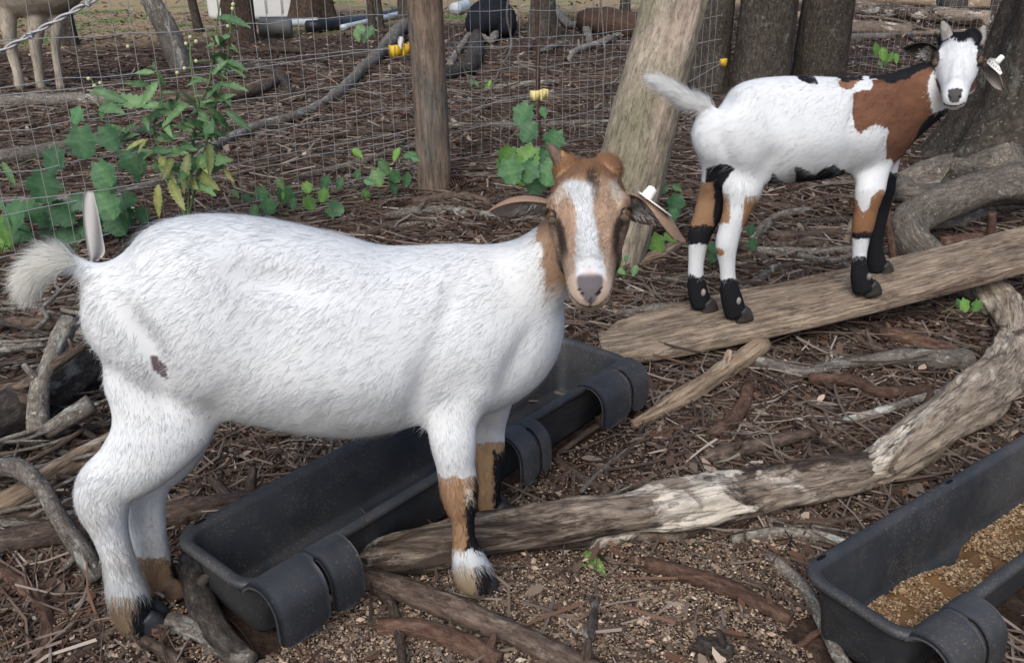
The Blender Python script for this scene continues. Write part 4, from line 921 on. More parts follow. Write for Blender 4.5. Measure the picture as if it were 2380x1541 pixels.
# horn stubs: two grey buds, a ragged brown scale on one
yp = hd1.w((-.008, 0, .01))[1]
for (bx, by, tx_, ty_, r_) in ((1336, 402, 1330, 372, .0095), (1424, 402, 1427, 380, .0085)):
    b, t_ = AY(bx, by, yp), AY(tx_, ty_, yp + .004)
    mk('horn', tgeo([b, (b + t_) / 2, t_], [r_, r_ * .8, r_ * .45], sides=14, n=8, rough=.12, seed=3, col=(.25, .255, .27)), horn_mat, goat_a)
g = tgeo([AY(1322, 402, yp), AY(1305, 374, yp), AY(1287, 350, yp), AY(1271, 331, yp)], [.0125, .0115, .0075, .0008], sides=16, n=18, rough=.20, rs=12, seed=8, col=(.115, .078, .055))
V, Q, T, gc = tube([AY(1326, 388, yp - .003), AY(1310, 362, yp - .003), AY(1296, 350, yp)], [.006, .0065, .002], sides=9, n=10, rough=.5, rs=16, seed=12); g.add(V, Q, T, gc, (.26, .14, .065))
mk('horn', g, horn_mat, goat_a)['label'] = 'ragged brown broken horn stub'
for p, cc in ((HN, (.02, .022, .028)), (HF, (.12, .08, .05)), (FN, (.025, .024, .026)), (FF, (.03, .028, .028))):
    hoof(goat_a, np.array([p[0], p[1], -.004]) + g1.h * .012, g1.h, .043, cc)
# ------------------------------------------------------------------ the tricoloured goat on the plank
ZB_L, ZB_R = 0.075, 0.125
RN2, RF2, FN2, FF2 = G(1712, 742, .075), G(1632, 722, .075), G(2010, 682, .118), G(2040, 636, .125)
rr_, ff_ = (RN2 + RF2) / 2, (FN2 + FF2) / 2
g2 = Goat(rr_[:2], ff_[:2])
T2 = [(1636, 264, 24, 24), (1650, 292, 60, 44), (1680, 308, 90, 62), (1730, 304, 116, 78), (1790, 303, 124, 88), (1850, 302, 124, 92), (1910, 300, 120, 90), (1965, 294, 114, 82), (2015, 288, 112, 74), (2058, 284, 106, 66), (2090, 276, 86, 54), (2112, 268, 54, 38)]
g2.tube('torso', T2, n=50, sides=32)
pl = AY(2228, 110, g2.at(2150, 200)[1] + .0); hd2 = Head(pl, solveY(2220, 214, pl, .198), sc=.96)
g2.head = hd2
pn = [g2.at(2030, 280), g2.at(2085, 256), g2.at(2132, 226, -.005), hd2.w((.045, 0, -.05))]; m2 = mpd(pn[1])
g2.addtube('neck', np.array(pn), np.array([(60 * m2, 104 * m2), (54 * m2, 94 * m2), (48 * m2, 80 * m2), (.044, .056)]), n=30)
g2.pieces += [hd2.piece(p) for p in head_pieces(.96, .96)]
g2.parts.append(('head', np.array([[*hd2.w((u, 0, -.014)), r] for u, r in zip(np.linspace(0, .21, 14), np.linspace(.056, .032, 14))])))
g2.tube('near_hind_leg', [(1716, 330, 78, 34, .05), (1722, 390, 68, 38, .03), (1724, 440, 50, 34, .01), (1712, 490, 34, 27), (1697, 532, 28, 24), (1689, 568, 27, 23), (1690, 608, 20, 18), (1692, 645, 19, 17), (1698, 684, 25, 21), (1710, 728, 27, 23)], plane=RN2, up=-g2.h, n=44)
g2.tube('far_hind_leg', [(1690, 330, 70, 34, -.05), (1680, 400, 56, 34, -.02), (1662, 455, 42, 30), (1642, 505, 33, 26), (1626, 545, 28, 23), (1620, 588, 21, 18), (1617, 632, 19, 17), (1620, 668, 24, 19), (1630, 708, 25, 21)], plane=RF2, up=-g2.h, n=44)
g2.tube('near_fore_leg', [(2028, 330, 56, 28, .05), (2028, 390, 46, 30, .025), (2022, 440, 37, 28), (2013, 485, 29, 24), (2005, 528, 26, 23), (2000, 562, 20, 18), (1997, 600, 17, 16), (1999, 638, 23, 20), (2008, 670, 28, 24)], plane=FN2, up=-g2.h, n=40)
g2.tube('far_fore_leg', [(2055, 350, 46, 26, -.05), (2052, 420, 34, 27, -.02), (2044, 480, 26, 22), (2036, 530, 21, 19), (2032, 565, 20, 18), (2034, 598, 22, 19), (2040, 624, 25, 22)], plane=FF2, up=-g2.h, n=40)
g2.blob(2030, 300, 62, 70, 28, -.035); g2.blob(1712, 320, 66, 74, 30, -.035)
tl = [g2.at(1650, 262), g2.at(1628, 246), g2.at(1604, 234), g2.at(1580, 220), g2.at(1552, 202), g2.at(1528, 188), g2.at(1514, 182)]; mt_ = mpd(tl[2])
g2.addtube('tail', np.array(tl), np.array([(22, 26), (15, 18), (13, 15), (12, 14), (11, 12), (8, 9), (3, 3)]) * mt_, n=26)
BR = (.155, .075, .047)
zz = lambda L_: [(1579.8 + a * .33775, b * .33775) for a, b in L_]
P_BR = zz([(1195, 640), (1255, 618), (1320, 610), (1330, 560), (1420, 545), (1560, 510), (1750, 420), (1760, 470), (1700, 580), (1730, 700), (1745, 800), (1600, 1010), (1510, 1190), (1405, 1185), (1430, 890), (1350, 850), (1240, 922), (1200, 880), (1188, 760)])
P_B1 = zz([(780, 490), (900, 500), (955, 572), (900, 578), (830, 552)]); P_B2 = zz([(1045, 470), (1300, 450), (1500, 440), (1780, 340), (1780, 430), (1600, 520), (1470, 575), (1350, 548), (1120, 566)])
P_B3 = zz([(1085, 555), (1245, 555), (1180, 614), (1120, 600)]); P_TH = zz([(1840, 735), (1750, 780), (1690, 830), (1590, 1000), (1620, 1100), (1900, 800)])
P_NW = zz([(1752, 470), (1702, 570), (1732, 640), (1748, 790), (1850, 730), (1790, 650), (1765, 560)])
P_BE = zz([(600, 1290), (640, 1190), (700, 1245), (790, 1275), (792, 1150), (880, 1165), (925, 1200), (990, 1160), (1060, 1136), (1160, 1185), (1210, 1230), (1050, 1320), (760, 1340)])
P_TUFT = zz([(1245, 480), (1290, 490), (1320, 600), (1200, 640), (1180, 612), (1262, 560)])
def head2_col(q, c):
    u, wv, v = q[:, 0], q[:, 1], q[:, 2]; nz = .008 * fbm(q * 90, 3, 31); wj = wv + nz; uj = u + nz
    c[:] = (.64, .655, .662)
    top = .034 + .022 * np.exp(-((wj - .004) / .014) ** 2) + .03 * ss(.022, .05, wj)
    c[(uj < top)] = (.017, .017, .02)
    side = (v < -.020) & (u < .15); c[side] = BR; c[(v < -.046)] = (.72, .71, .70)
    c[(np.abs(wj) > .047) & (u > .05) & (u < .11) & (v < .0)] = BR
    c[(wj > .040 + .12 * np.maximum(uj - .06, 0)) & (uj < .105)] = (.02, .02, .022); c[(wj < -.042) & (uj < .075) & (v > -.03)] = (.025, .023, .024)
    e = ((u - .079) / .015) ** 2 + ((np.abs(wv) - .049) / .012) ** 2 + ((v - .012) / .02) ** 2; c[e < 1] = (.06, .05, .05)
    nw = .0150 * (1 - .60 * ss(-.006, -.026, v)); c[(np.abs(wv) < nw) & (v > -.020) & (u > .193)] = (.075, .068, .068)
    c[(np.abs(v + .0300) < .0026) & (u > .19) & (np.abs(wv) < .024)] = (.035, .025, .025)
    for s in (-1, 1):
        e = ((wv * s - .0100) / .0044) ** 2 + ((v + .009) / .0026) ** 2; c[(e < 1) & (u > .197)] = (.01, .01, .01)
    return c
def col2(V, idx, nm):
    c = np.tile(np.array(WHT), (len(V), 1)); x, y = proj(V)
    x = x + 7 * fbm(V * 45, 3, 19); y = y + 8 * fbm(V * 45 + 9, 3, 20)
    for k, n_ in enumerate(nm):
        m = idx == k
        if not m.any(): continue
        cc, xx, yy = c[m], x[m], y[m]
        if n_ in ('torso', 'neck'):
            for P, q in ((P_BR, BR), (P_B3, (.22, .11, .07)), (P_B1, BLK), (P_B2, BLK), (P_TH, BLK), (P_BE, BLK), (P_NW, (.60, .60, .595)), (P_TUFT, WHT)): cc[inpoly(xx, yy, P)] = q
            cc[(yy > 432) & (xx > 1770)] = BLK
        if n_ in ('torso', 'neck'):
            br = (np.abs(cc - np.array(BR)).sum(1) < .01); cc[br] *= (1 + .35 * fbm(V[m][br] * np.array([30, 30, 60]), 3, 51) - .25 * ss(2060, 2150, xx[br]) * ss(230, 320, yy[br]))[:, None]
        if n_ == 'near_fore_leg':
            b = (yy > 445) & (np.abs(xx - 2008) > (495 - yy) * .55); cc[b] = (.24, .125, .065); cc[yy > 538] = BLK; cc[(yy > 555) & (yy < 597) & (xx > 1975)] = WHT
        elif n_ == 'far_fore_leg': cc[yy > 400] = BLK
        elif n_ == 'near_hind_leg':
            cc[(yy > 455) & (yy < 528) & (xx > 1722 + (528 - yy) * .15)] = (.26, .15, .08); cc[(yy > 450) & (yy < 520) & (xx < 1694)] = (.30, .18, .10)
            e = ((xx - 1673) / 10) ** 2 + ((yy - 583) / 9) ** 2; cc[e < 1] = (.26, .14, .07); cc[yy > 648] = BLK
        elif n_ == 'far_hind_leg':
            cc[(xx > 1640) & (yy < 430)] = BLK; b = (yy >= 420) & (yy < 522); cc[b] = (.28, .165, .095); cc[b & (xx > 1660)] = BLK
            cc[(yy >= 522) & (yy < 568)] = BLK; cc[yy > 640] = BLK
        elif n_ == 'tail': cc[:] = (.78, .785, .78)
        elif n_ == 'head': cc = head2_col(hd2.loc(V[m]), cc)
        c[m] = cc
    return c
def fl2(P, ii, nm):
    f = np.ones(len(P)); x, y = proj(P); t = ii == nm.index('torso'); f[t & (y > 370)] = 1.3
    h = ii == nm.index('head'); q = hd2.loc(P); f[h & (q[:, 0] < .05)] = 1.8; f[h & (q[:, 0] > .186)] = 0.25
    m = ii == nm.index('near_hind_leg'); f[m & (y < 470)] = 1.7
    return f
g2.furlen = fl2
def soft2(V, idx, nm):
    x, y = proj(V); w_ = np.zeros(len(V))
    for k, n_ in enumerate(nm):
        m = idx == k
        if n_ == 'torso': w_[m] = 1
        elif n_ == 'neck': w_[m] = .8
        elif n_ == 'tail': w_[m] = .3
        elif n_.endswith('leg'): w_[m] = np.where(y[m] < 430, 1, .08)
    return w_
g2.softness, g2.nsoft = soft2, 70
g2.dents = [(1800, 240, 30, 80, -25, -.009), (1760, 215, 40, 20, 20, .005), (1690, 360, 18, 60, -20, -.007), (1972, 370, 18, 50, 10, -.008), (2030, 320, 36, 60, 0, .010), (1790, 380, 22, 40, 20, -.012), (1900, 330, 90, 40, 0, .006), (1990, 250, 14, 60, 15, -.007)]
base2 = (rr_ + ff_) / 2
goat_b = g2.finish('goat', base2, 'smaller white, brown and black goat standing on the weathered plank', 'goat', 0.0040, col2, 110000, 1.0, 22)
eyes(goat_b, hd2, 0.95, 2)
Yh = hd2.o[1]
ear(goat_b, 'ear', hd2.w((.030, -.046, -.010)), AY(2104, 114, Yh - .01), AY(2138, 110, Yh - .02), (0, -.8, -.45), .031, (.02, .02, .022), (.03, .027, .026), (.12, .11, .10), 15)['label'] = 'black ear'
ear(goat_b, 'ear', hd2.w((.034, .046, -.012)), AY(2330, 208, Yh - .05), AY(2304, 160, Yh - .03), (-.5, -.6, -.6), .024, (.24, .13, .075), (.5, .46, .42), (.5, .46, .42), 16)['label'] = 'brown drooping ear with the tag'
for s, (bx, by, tx_, ty_) in ((-1, (2200, 82, 2190, 50)), (1, (2276, 94, 2288, 60))):
    b = AY(bx, by, Yh); t_ = AY(tx_, ty_, Yh + .01)
    mk('horn', tgeo([b + (b - t_) * .3, (b + t_) / 2 + np.array([-s * .001, 0, .001]), t_], [.0135, .0105, .004], sides=14, n=12, rough=.18, rs=10, seed=4, col=(.23, .22, .20)), horn_mat, goat_b)
# white tag, stud and its rows of worn dark characters
tc = AY(2312, 152, Yh - .065); tx = nrm(AY(2333, 172, Yh - .065) - AY(2293, 143, Yh - .065)); ty = nrm(np.cross(tx, np.array([0.1, -1, .25]))); tn = nrm(np.cross(ty, tx))
if tn[1] > 0: tn = -tn
up_ = ty if ty[2] > 0 else -ty
a_, b_, c_, d_ = tc - tx * .022 - up_ * .006, tc + tx * .024 - up_ * .010, tc + tx * .026 + up_ * -.004, tc - tx * .006 + up_ * .014
ring = np.array([a_, b_, c_, d_, tc - tx * .020 + up_ * .008]); g = Geo()
g.add(np.vstack([ring + tn * .001, ring - tn * .001]), [[i, (i + 1) % 5, (i + 1) % 5 + 5, i + 5] for i in range(5)], [[0, 1, 2], [0, 2, 3], [0, 3, 4], [5, 7, 6], [5, 8, 7], [5, 9, 8]])
V, Q, T, _ = tube([tc + up_ * .008, tc + up_ * .026 + tx * .004], [.0075, .0065], sides=14); g.add(V, Q, T)
et = mk('ear_tag', g, plastic_white, goat_b); et['label'] = 'white ear tag with worn dark characters'
g = Geo(); r9 = np.random.default_rng(4)
for i in range(6):
    o_ = tc + tx * (-.017 + i * .0068) + up_ * (-.001 - i * .0006) + tn * .0014
    for _k in range(3):
        a = r9.uniform(0, math.pi); d = (tx * math.cos(a) + up_ * math.sin(a)) * .0018; n2 = (-tx * math.sin(a) + up_ * math.cos(a)) * .0005
        p = o_ + tx * r9.uniform(-.0014, .0014) + up_ * r9.uniform(-.002, .002)
        g.add([p - d - n2, p + d - n2, p + d + n2, p - d + n2], [[0, 1, 2, 3]])
mk('lettering', g, ink, et)['kind'] = 'stuff'
for p, z_ in ((RN2, .075), (RF2, .075), (FN2, .118), (FF2, .125)):
    hoof(goat_b, p + g2.h * .010 + np.array([0, 0, .0]), g2.h, .043, (.028, .024, .021))
for p, dz, col in ((RN2, .060, (.20, .185, .16)), (RF2, .060, (.20, .185, .16)), (FN2, .055, (.14, .13, .115))):
    c_ = p - g2.h * .012 - g2.l * .020 + np.array([0, 0, dz]); V, Q, T = ellipsoid(c_, (.007, .006, .010), 10, 8)
    mk('dewclaw', Geo().add(V, Q, T, None, col), hoof_mat, goat_b)
# ================================================================== trees
def m_bark(name, c0, c1, c2, lich, lo, hi):
    m, t, b = mat(name, .95, .1); v = coords(t, 'gc', (1, 1, .42)); v1 = coords(t, 'gc')
    n1 = noise(t, v, 62, 10, .74, .8); c = ramp(t, [(.30, c0), (.5, c1), (.72, c2)], n1).outputs[0]
    n2 = noise(t, coords(t, 'gc', (1, 1, .6)), 13, 7, .65, .4); c = mixc(t, ramp(t, [(lo, (0, 0, 0)), (hi, (1, 1, 1))], n2).outputs[0], c, lich)
    n3 = noise(t, v1, 2.4, 4); c = mixc(t, .7, c, ramp(t, [(.3, (.55, .56, .52)), (.7, (1.35, 1.3, 1.25))], n3).outputs[0], 'MULTIPLY')
    ns = noise(t, v1, 110, 3, .5); c = mixc(t, ramp(t, [(.63, (0, 0, 0)), (.68, (.8, .8, .8))], ns).outputs[0], c, (.24, .22, .19))
    t.links.new(c, b.inputs['Base Color']); bump(t, b, n1, 1.0, .02); return m
bark_a = m_bark('rough_bark', (.020, .018, .016), (.066, .057, .049), (.15, .135, .118), (.21, .22, .19), .60, .70)
bark_p = m_bark('pine_bark', (.020, .014, .011), (.070, .050, .040), (.15, .115, .092), (.20, .16, .13), .62, .70)
def trunk_geo(base, top, r0, r1, flare=.5, fh=.35, sides=56, n=110, seed=1, rough=.14, lobes=5):
    base, top = np.asarray(base, float), np.asarray(top, float); t = np.linspace(0, 1, n) ** 1.25; H = np.linalg.norm(top - base); C = base + (top - base) * t[:, None]
    C = C + .02 * np.stack([vnoise(np.stack([t * 3, 0 * t + seed, 0 * t], -1), seed), vnoise(np.stack([t * 3, 0 * t + seed + 9, 0 * t], -1), seed), 0 * t], -1)
    th = np.linspace(0, 2 * math.pi, sides, endpoint=False); z = t * H
    rad = (r0 + (r1 - r0) * t)[:, None] * (1 + flare * np.exp(-z / fh)[:, None] * (1 + .55 * np.cos(lobes * th + seed)[None]))
    gc = np.stack([r0 * np.cos(th)[None] * np.ones((n, 1)), r0 * np.sin(th)[None] * np.ones((n, 1)), np.repeat(z[:, None], sides, 1)], -1) + seed * 3.1
    f = fbm(gc * np.array([22, 22, 4.0]), 4, seed); f2 = 1 - np.abs(fbm(gc * np.array([16, 16, 3.0]) + 7, 3, seed + 2)) * 2.4
    rad = rad * (1 + rough * (.5 * f + .35 * f2 - .2))
    V = C[:, None] + rad[..., None] * np.stack([np.cos(th), np.sin(th), 0 * th], -1)[None]
    i = np.arange(n - 1)[:, None] * sides; j = np.arange(sides)[None]; j2 = (j + 1) % sides
    return Geo().add(V.reshape(-1, 3), np.stack([i + j, i + j2, i + sides + j2, i + sides + j], -1).reshape(-1, 4), None, gc.reshape(-1, 3))
def tree(x, y, rpx, label, m=bark_a, H=5.5, lean=(0, 0), name='tree', Y=None, **k):
    b = G(x, y) if Y is None else np.array([AY(x, y, Y)[0], Y, 0.0]); b[2] = -.03; r0 = rpx * mpd(b + np.array([0, 0, .25])); o = emp(name, b, label, 'tree', 'tree trunks behind the goats')
    mk('trunk', trunk_geo(b, b + np.array([lean[0], lean[1], H]), r0, r0 * .72, seed=int(x) % 97, **k), m, o); return o
tree(162, 105, 21, 'slim dark trunk beside the pale legged animal', sides=28, n=50, flare=.25, fh=.2)
tree(461, 75, 10, 'thin sapling trunk left of the white tank', lean=(-.5, 0), sides=16, n=40, flare=.3, fh=.15)
tree(562, 96, 36, 'dark trunk standing in front of the white tank', bark_p, sides=32, n=60, flare=.12)
tree(730, 45, 34, 'reddish trunk with a flared base at the right of the white tank', bark_p, sides=32, n=60, flare=.55, fh=.5)
tree(866, 66, 9, 'thin twin trunk nearer the white tank', sides=14, n=40, lean=(-.25, 0), flare=.2, fh=.1)
tree(888, 66, 8, 'thin twin trunk nearer the fence post', sides=14, n=40, lean=(-.5, .1), flare=.2, fh=.1)
tree(948, 70, 18, 'narrow dark trunk half hidden by the fence post', sides=20, n=40, flare=.2)
tree(1262, 84, 27, 'grey flared trunk behind the rusty stake', bark_a, sides=36, n=60, flare=.35, fh=.25)
tree(1455, 42, 12, 'small dark trunk rising behind the mossy log', sides=16, n=40, flare=.2, fh=.15)
tree(1640, 218, 44, 'shadowed trunk partly hidden by the leaning dead trunk', bark_a, flare=.10)
tree(1757, 222, 64, 'broad lichened trunk behind the rump of the smaller goat', bark_a, flare=.08, n=150)
tree(1899, 214, 58, 'dark furrowed trunk behind the back of the smaller goat', bark_a, flare=.10, n=150)
tb = G(2398, 415); tb[2] = -.04; r0 = 118 * mpd(tb + np.array([0, 0, .4]))
bt = emp('tree', tb, 'largest trunk, with buttress roots, behind the head of the smaller goat', 'tree', 'tree trunks behind the goats')
mk('trunk', trunk_geo(tb, tb + np.array([.1, .1, 5.5]), r0, r0 * .8, flare=1.25, fh=.46, seed=23, n=170, sides=80, lobes=4, rough=.12), bark_a, bt)
P, Rr = pts([(2500, 400, 46, .06), (2420, 415, 48, .08), (2330, 432, 46, .09), (2240, 452, 44, .09), (2165, 478, 46, .07), (2115, 515, 46, .03), (2120, 560, 46, -.01), (2165, 600, 40, -.05)])
mk('root', tgeo(P, Rr, sides=32, n=90, rough=.22, rs=6, seed=3), root_mat, bt)
P, Rr = pts([(2350, 395, 70, .02), (2240, 402, 56, -.03), (2150, 414, 40, -.035), (2070, 428, 16, -.03)])
mk('root', tgeo(P, Rr, sides=28, n=60, rough=.24, rs=6, seed=13), root_mat, bt)
P, Rr = pts([(2180, 440, 22, .0), (2130, 450, 26, .02), (2085, 440, 26, .0), (2050, 470, 16, -.02)])
mk('root', tgeo(P, Rr, sides=22, n=40, rough=.25, rs=6, seed=21), root_mat, bt)
# broken trunk leaning in from the left, rotten red at its foot
pb = G(428, 172); pt_ = AY(342, -20, pb[1] + .15); ex = pt_ + (pt_ - pb) * 1.2
g = tgeo([pb, pb + (pt_ - pb) * .5 + np.array([.02, 0, 0]), pt_, ex], [.085, .082, .075, .06], sides=26, n=70, rough=.14, rs=6, seed=33)
tag(mk('broken_trunk', g, bark_grey), 'broken trunk leaning behind the tall weed, reddish at its foot', 'trunk')
# ================================================================== fence
fA, fC = np.array([-1.37, 2.83, 0]), np.array([.554, 4.70, 0]); fd = nrm(fC - fA); fn = np.array([-fd[1], fd[0], 0])
def FP(x, y, o=0.0): return APL(x, y, fA - fn * (-o), fn)
wire_mat = plain('galvanised_wire', (.33, .335, .34), .5, .4, metal=.3); wire_dark = plain('old_wire', (.26, .255, .25), .55, .4, metal=.3)
def wires(L, rad, seed, sides=5):
    g = Geo(); r = np.random.default_rng(seed)
    for P in L:
        V, Q, T, gc = tube(P, rad, sides=sides, n=max(len(P), 2) if len(P) > 2 else 2, caps=False); g.add(V, Q, T, gc)
    return g
fe = emp('wire_fence', FP(1000, 437), 'grey woven wire fence running from the left edge past the wooden post to the trees', 'fence')
r = np.random.default_rng(3); zs = [.035 + .125 * k for k in range(8)]; s0 = -1.1; s1 = 3.55; VW = []
def fpt(s, z): p = fA + fd * s; return np.array([p[0], p[1], z]) + fn * .012 * vnoise(np.array([s * 1.7, z * 3, 0]), 5) + np.array([0, 0, .018 * vnoise(np.array([s * .8, 0, 3.]), 6)])
for s in np.arange(s0, s1, .060):
    s = s + r.normal() * .003; VW.append([fpt(s + .005 * vnoise(np.array([s * 9, z * 5, 0]), 8), z) for z in np.linspace(zs[0], zs[-1], 9)])
tag(mk('upright_wires', wires(VW, .0013, 1), wire_dark, fe), kind='stuff')
HW = [[fpt(s, z + .004 * r.normal()) for s in np.arange(s0, s1 + .1, .12)] for z in zs]
for L in HW: mk('cross_wire', wires([L], .0017, 2), wire_mat, fe)
# finer netting farther back on the right
f2 = emp('wire_fence', (1.6, 6.9, 0), 'finer wire netting standing in front of the stacked pale logs', 'fence'); VW = []; HW = []
q0, q1 = np.array([1.55, 6.2, 0]), np.array([5.6, 7.4, 0]); qd = nrm(q1 - q0)
for s in np.arange(0, 4.2, .052): VW.append([q0 + qd * s + np.array([0, 0, z]) for z in (.02, .5, 1.05)])
for z in (.03, .18, .33, .5, .66, .84, 1.04): HW.append([q0 + qd * s + np.array([0, 0, z]) for s in np.arange(0, 4.3, .4)])
tag(mk('netting', wires(VW + HW, .0016, 1, 4), wire_dark, f2), kind='stuff')
pb = G(1011, 438); pb[2] = -.05; rp = 40 * mpd(pb + np.array([0, 0, .35]))
post_mat = wood_mat('post_wood', [(.25, (.075, .055, .043)), (.5, (.15, .112, .087)), (.78, (.225, .18, .145))], 34, .16, (.10, .095, .088), 3.0, .45, .62, bd=.003)
tag(mk('fence_post', tgeo([pb, pb + np.array([-.012, 0, .7]), pb + np.array([-.03, 0, 1.55])], [rp * 1.02, rp, rp * .98], sides=32, n=60, rough=.035, rs=5, seed=4, capd=.05), post_mat), 'round brown wooden post in the line of the wire fence', 'fence post')
# single strands strung in front of the netting
def strand(P2, o, rad, label, n=60, mt=None):
    P = [FP(x, y, o) for x, y in P2]; a, b = np.array(P[0]), np.array(P[-1])
    return tag(mk('wire_strand', tgeo(crm(np.array(P), n), rad, sides=6, n=n, caps=False), mt or wire_mat), label, 'wire')
strand([(-120, 240), (0, 222), (200, 203), (400, 181), (560, 162), (700, 141), (840, 121), (905, 113), (962, 111), (1240, 107), (1480, 102), (1640, 98)], -.10, .0016, 'upper single strand of wire passing the yellow insulator')
strand([(-120, 482), (0, 468), (205, 446), (400, 412), (560, 378), (700, 350), (860, 322), (960, 300), (1050, 272), (1130, 243), (1240, 224), (1400, 217), (1560, 206), (1680, 145)], -.16, .0017, 'lower single strand of wire crossing in front of the post')
# barbed wire close at the top left: two twisted strands with barbs
bw = emp('barbed_wire', AY(0, 125, 1.55), 'blue-grey barbed wire slanting across the upper left corner', 'wire')
pa, pz = AY(-500, 395, 1.40), AY(420, -112, 1.62); L = np.linalg.norm(pz - pa); D = nrm(pz - pa); nu = nrm(np.cross(D, [0, 0, 1])); nv = np.cross(D, nu); tt = np.linspace(0, 1, 260)
for ph in (0, math.pi):
    C = pa + D * (tt * L)[:, None] + .0026 * (np.cos(tt * L * 105 + ph)[:, None] * nu + np.sin(tt * L * 105 + ph)[:, None] * nv)
    mk('strand', tgeo(C, .0022, sides=7, n=260, caps=False), wire_mat, bw)
for s in np.arange(.12, L, .105):
    c = pa + D * s; g = Geo()
    for a in (.4, 2.6):
        d = nrm(nu * math.cos(a) + nv * math.sin(a) + D * .3); V, Q, T, gc = tube([c - d * .012, c + d * .012], [.0012, .0012], sides=5, n=3); g.add(V, Q, T, gc)
    th = np.linspace(0, 4 * math.pi, 26); V, Q, T, gc = tube(c + D[None] * (th * .0006)[:, None] + .0052 * (np.cos(th)[:, None] * nu + np.sin(th)[:, None] * nv), .0012, sides=5, n=26); g.add(V, Q, T, gc)
    mk('barb', g, wire_mat, bw)
# rusty stake with an insulator, rusty pipe, leaning stake
rust = plain('rusty_steel', (.085, .048, .036), .8, .3, 40, .5, .3, .3)
b = G(1254, 345); b[2] = -.03
tag(mk('rusty_stake', tgeo([b, b + np.array([-.015, 0, .5]), b + np.array([-.03, 0, 1.35])], .011, sides=10, n=20, rough=.05, seed=2), rust), 'thin rusty steel stake carrying the pale yellow insulator', 'stake')
b = G(2303, 560, .02); tp = AY(2305, 492, b[1])
tag(mk('rusty_pipe', tgeo([b - np.array([0, 0, .05]), (b + tp) / 2, tp], 9.5 * mpd(b), sides=16, n=14, rough=.03, capd=-.8, seed=7), rust), 'short upright rusty pipe behind the plank by the thick root', 'pipe')
b = G(2078, 612, .0); tp = AY(2052, 425, b[1] + .06)
tag(mk('wooden_stake', tgeo([b, (b + tp) / 2, tp], 9 * mpd(b), sides=12, n=14, rough=.1, seed=9), bark_red), 'brown stake leaning behind the fore legs of the smaller goat', 'stake')
yel, yel2 = plain('yellow_plastic', (.60, .38, .03), .5, .4, 30, .15), plain('faded_yellow_plastic', (.72, .60, .26), .55, .35, 40, .15)
def insulator(x, y, o, wpx, hpx, mt, label, rot=0.0, clip=True):
    c = FP(x, y, o); m = mpd(c); root = emp('insulator', c, label, 'insulator', 'yellow wire insulators'); X = nrm(fd + np.array([0, 0, rot])); Zv = np.array([0, 0, 1.0]); Yv = np.cross(Zv, X)
    w_, h_ = wpx * m, hpx * m; g = Geo()
    for s, k in ((-1, 1.0), (1, .92)):
        V, Q = box(c + X * s * w_ * .25, np.stack([X * w_ * .235, Yv * h_ * .35, Zv * h_ * .46 * k])); g.add(V, Q)
    mk('body', g, mt, root)
    mk('pin', tgeo([c - Zv * h_ * .55 - Yv * h_ * .3, c + Zv * h_ * .55 - Yv * h_ * .3], h_ * .15, sides=10, n=6), mt, root)
    for q in (-1, 1):
        V, Q = box(c + X * q * w_ * .5, np.stack([X * w_ * .03, Yv * h_ * .40, Zv * h_ * .50])); mk('flange', Geo().add(V, Q), mt, root)
    return root
insulator(933, 115, -.11, 56, 25, yel, 'bright yellow insulator on the wire, left of the wooden post', .05)
insulator(1253, 220, -.165, 42, 22, yel2, 'pale yellow insulator on the rusty stake')
insulator(1681, 144, -.14, 12, 15, yel, 'small yellow knob insulator between two trunks')
insulator(1829, 85, .0, 20, 10, yel, 'small yellow insulator between the broad and the furrowed trunk')
# flagging tape
tape_m, tt_, tb_ = mat('flag_tape', .6, .3); tb_.inputs['Base Color'].default_value = (.58, .56, .53, 1); tb_.inputs['Transmission Weight'].default_value = 0.0
def tape(rows, o, label, th=.0006):
    L_ = np.array([FP(a, y, o) for a, b_, y in rows]); R_ = np.array([FP(b_, y, o) for a, b_, y in rows]); n = 24; A = crm(L_, n); B = crm(R_, n); g = Geo(); VV = []
    q = np.linspace(0, 1, 7)
    for s in (th, -th):
        P = A[:, None] + (B - A)[:, None] * q[None, :, None]; P = P + fn[None, None] * (.010 * np.sin(q * 5 + np.linspace(0, 4, n)[:, None])[..., None] * np.linspace(.3, .6, n)[:, None, None] + s); VV.append(P.reshape(-1, 3))
    i = np.arange(n - 1)[:, None] * 7; j = np.arange(6)[None]; Q = np.stack([i + j, i + j + 1, i + 8, i + 7 + j], -1) if False else np.stack([i + j, i + j + 1, i + 7 + j + 1, i + 7 + j], -1); Q = Q.reshape(-1, 4); m = n * 7
    per = np.r_[np.arange(7), np.arange(1, n) * 7 + 6, (n - 1) * 7 + np.arange(5, -1, -1), np.arange(n - 2, 0, -1) * 7]
    g.add(np.vstack(VV), np.vstack([Q, Q[:, ::-1] + m, np.stack([per, np.roll(per, -1), np.roll(per, -1) + m, per + m], -1)]))
    return tag(mk('flagging_tape', g, tape_m), label, 'tape')
tape([(197, 215, 442), (193, 222, 470), (194, 230, 500), (198, 238, 540), (203, 245, 580), (207, 240, 596), (207, 226, 607)], -.17, 'pale strip of flagging tape hanging from the lower wire above the tail')
tape([(928, 934, 84), (926, 938, 95), (927, 937, 106), (930, 935, 114)], -.13, 'tiny pinkish strip of tape on the bright yellow insulator')
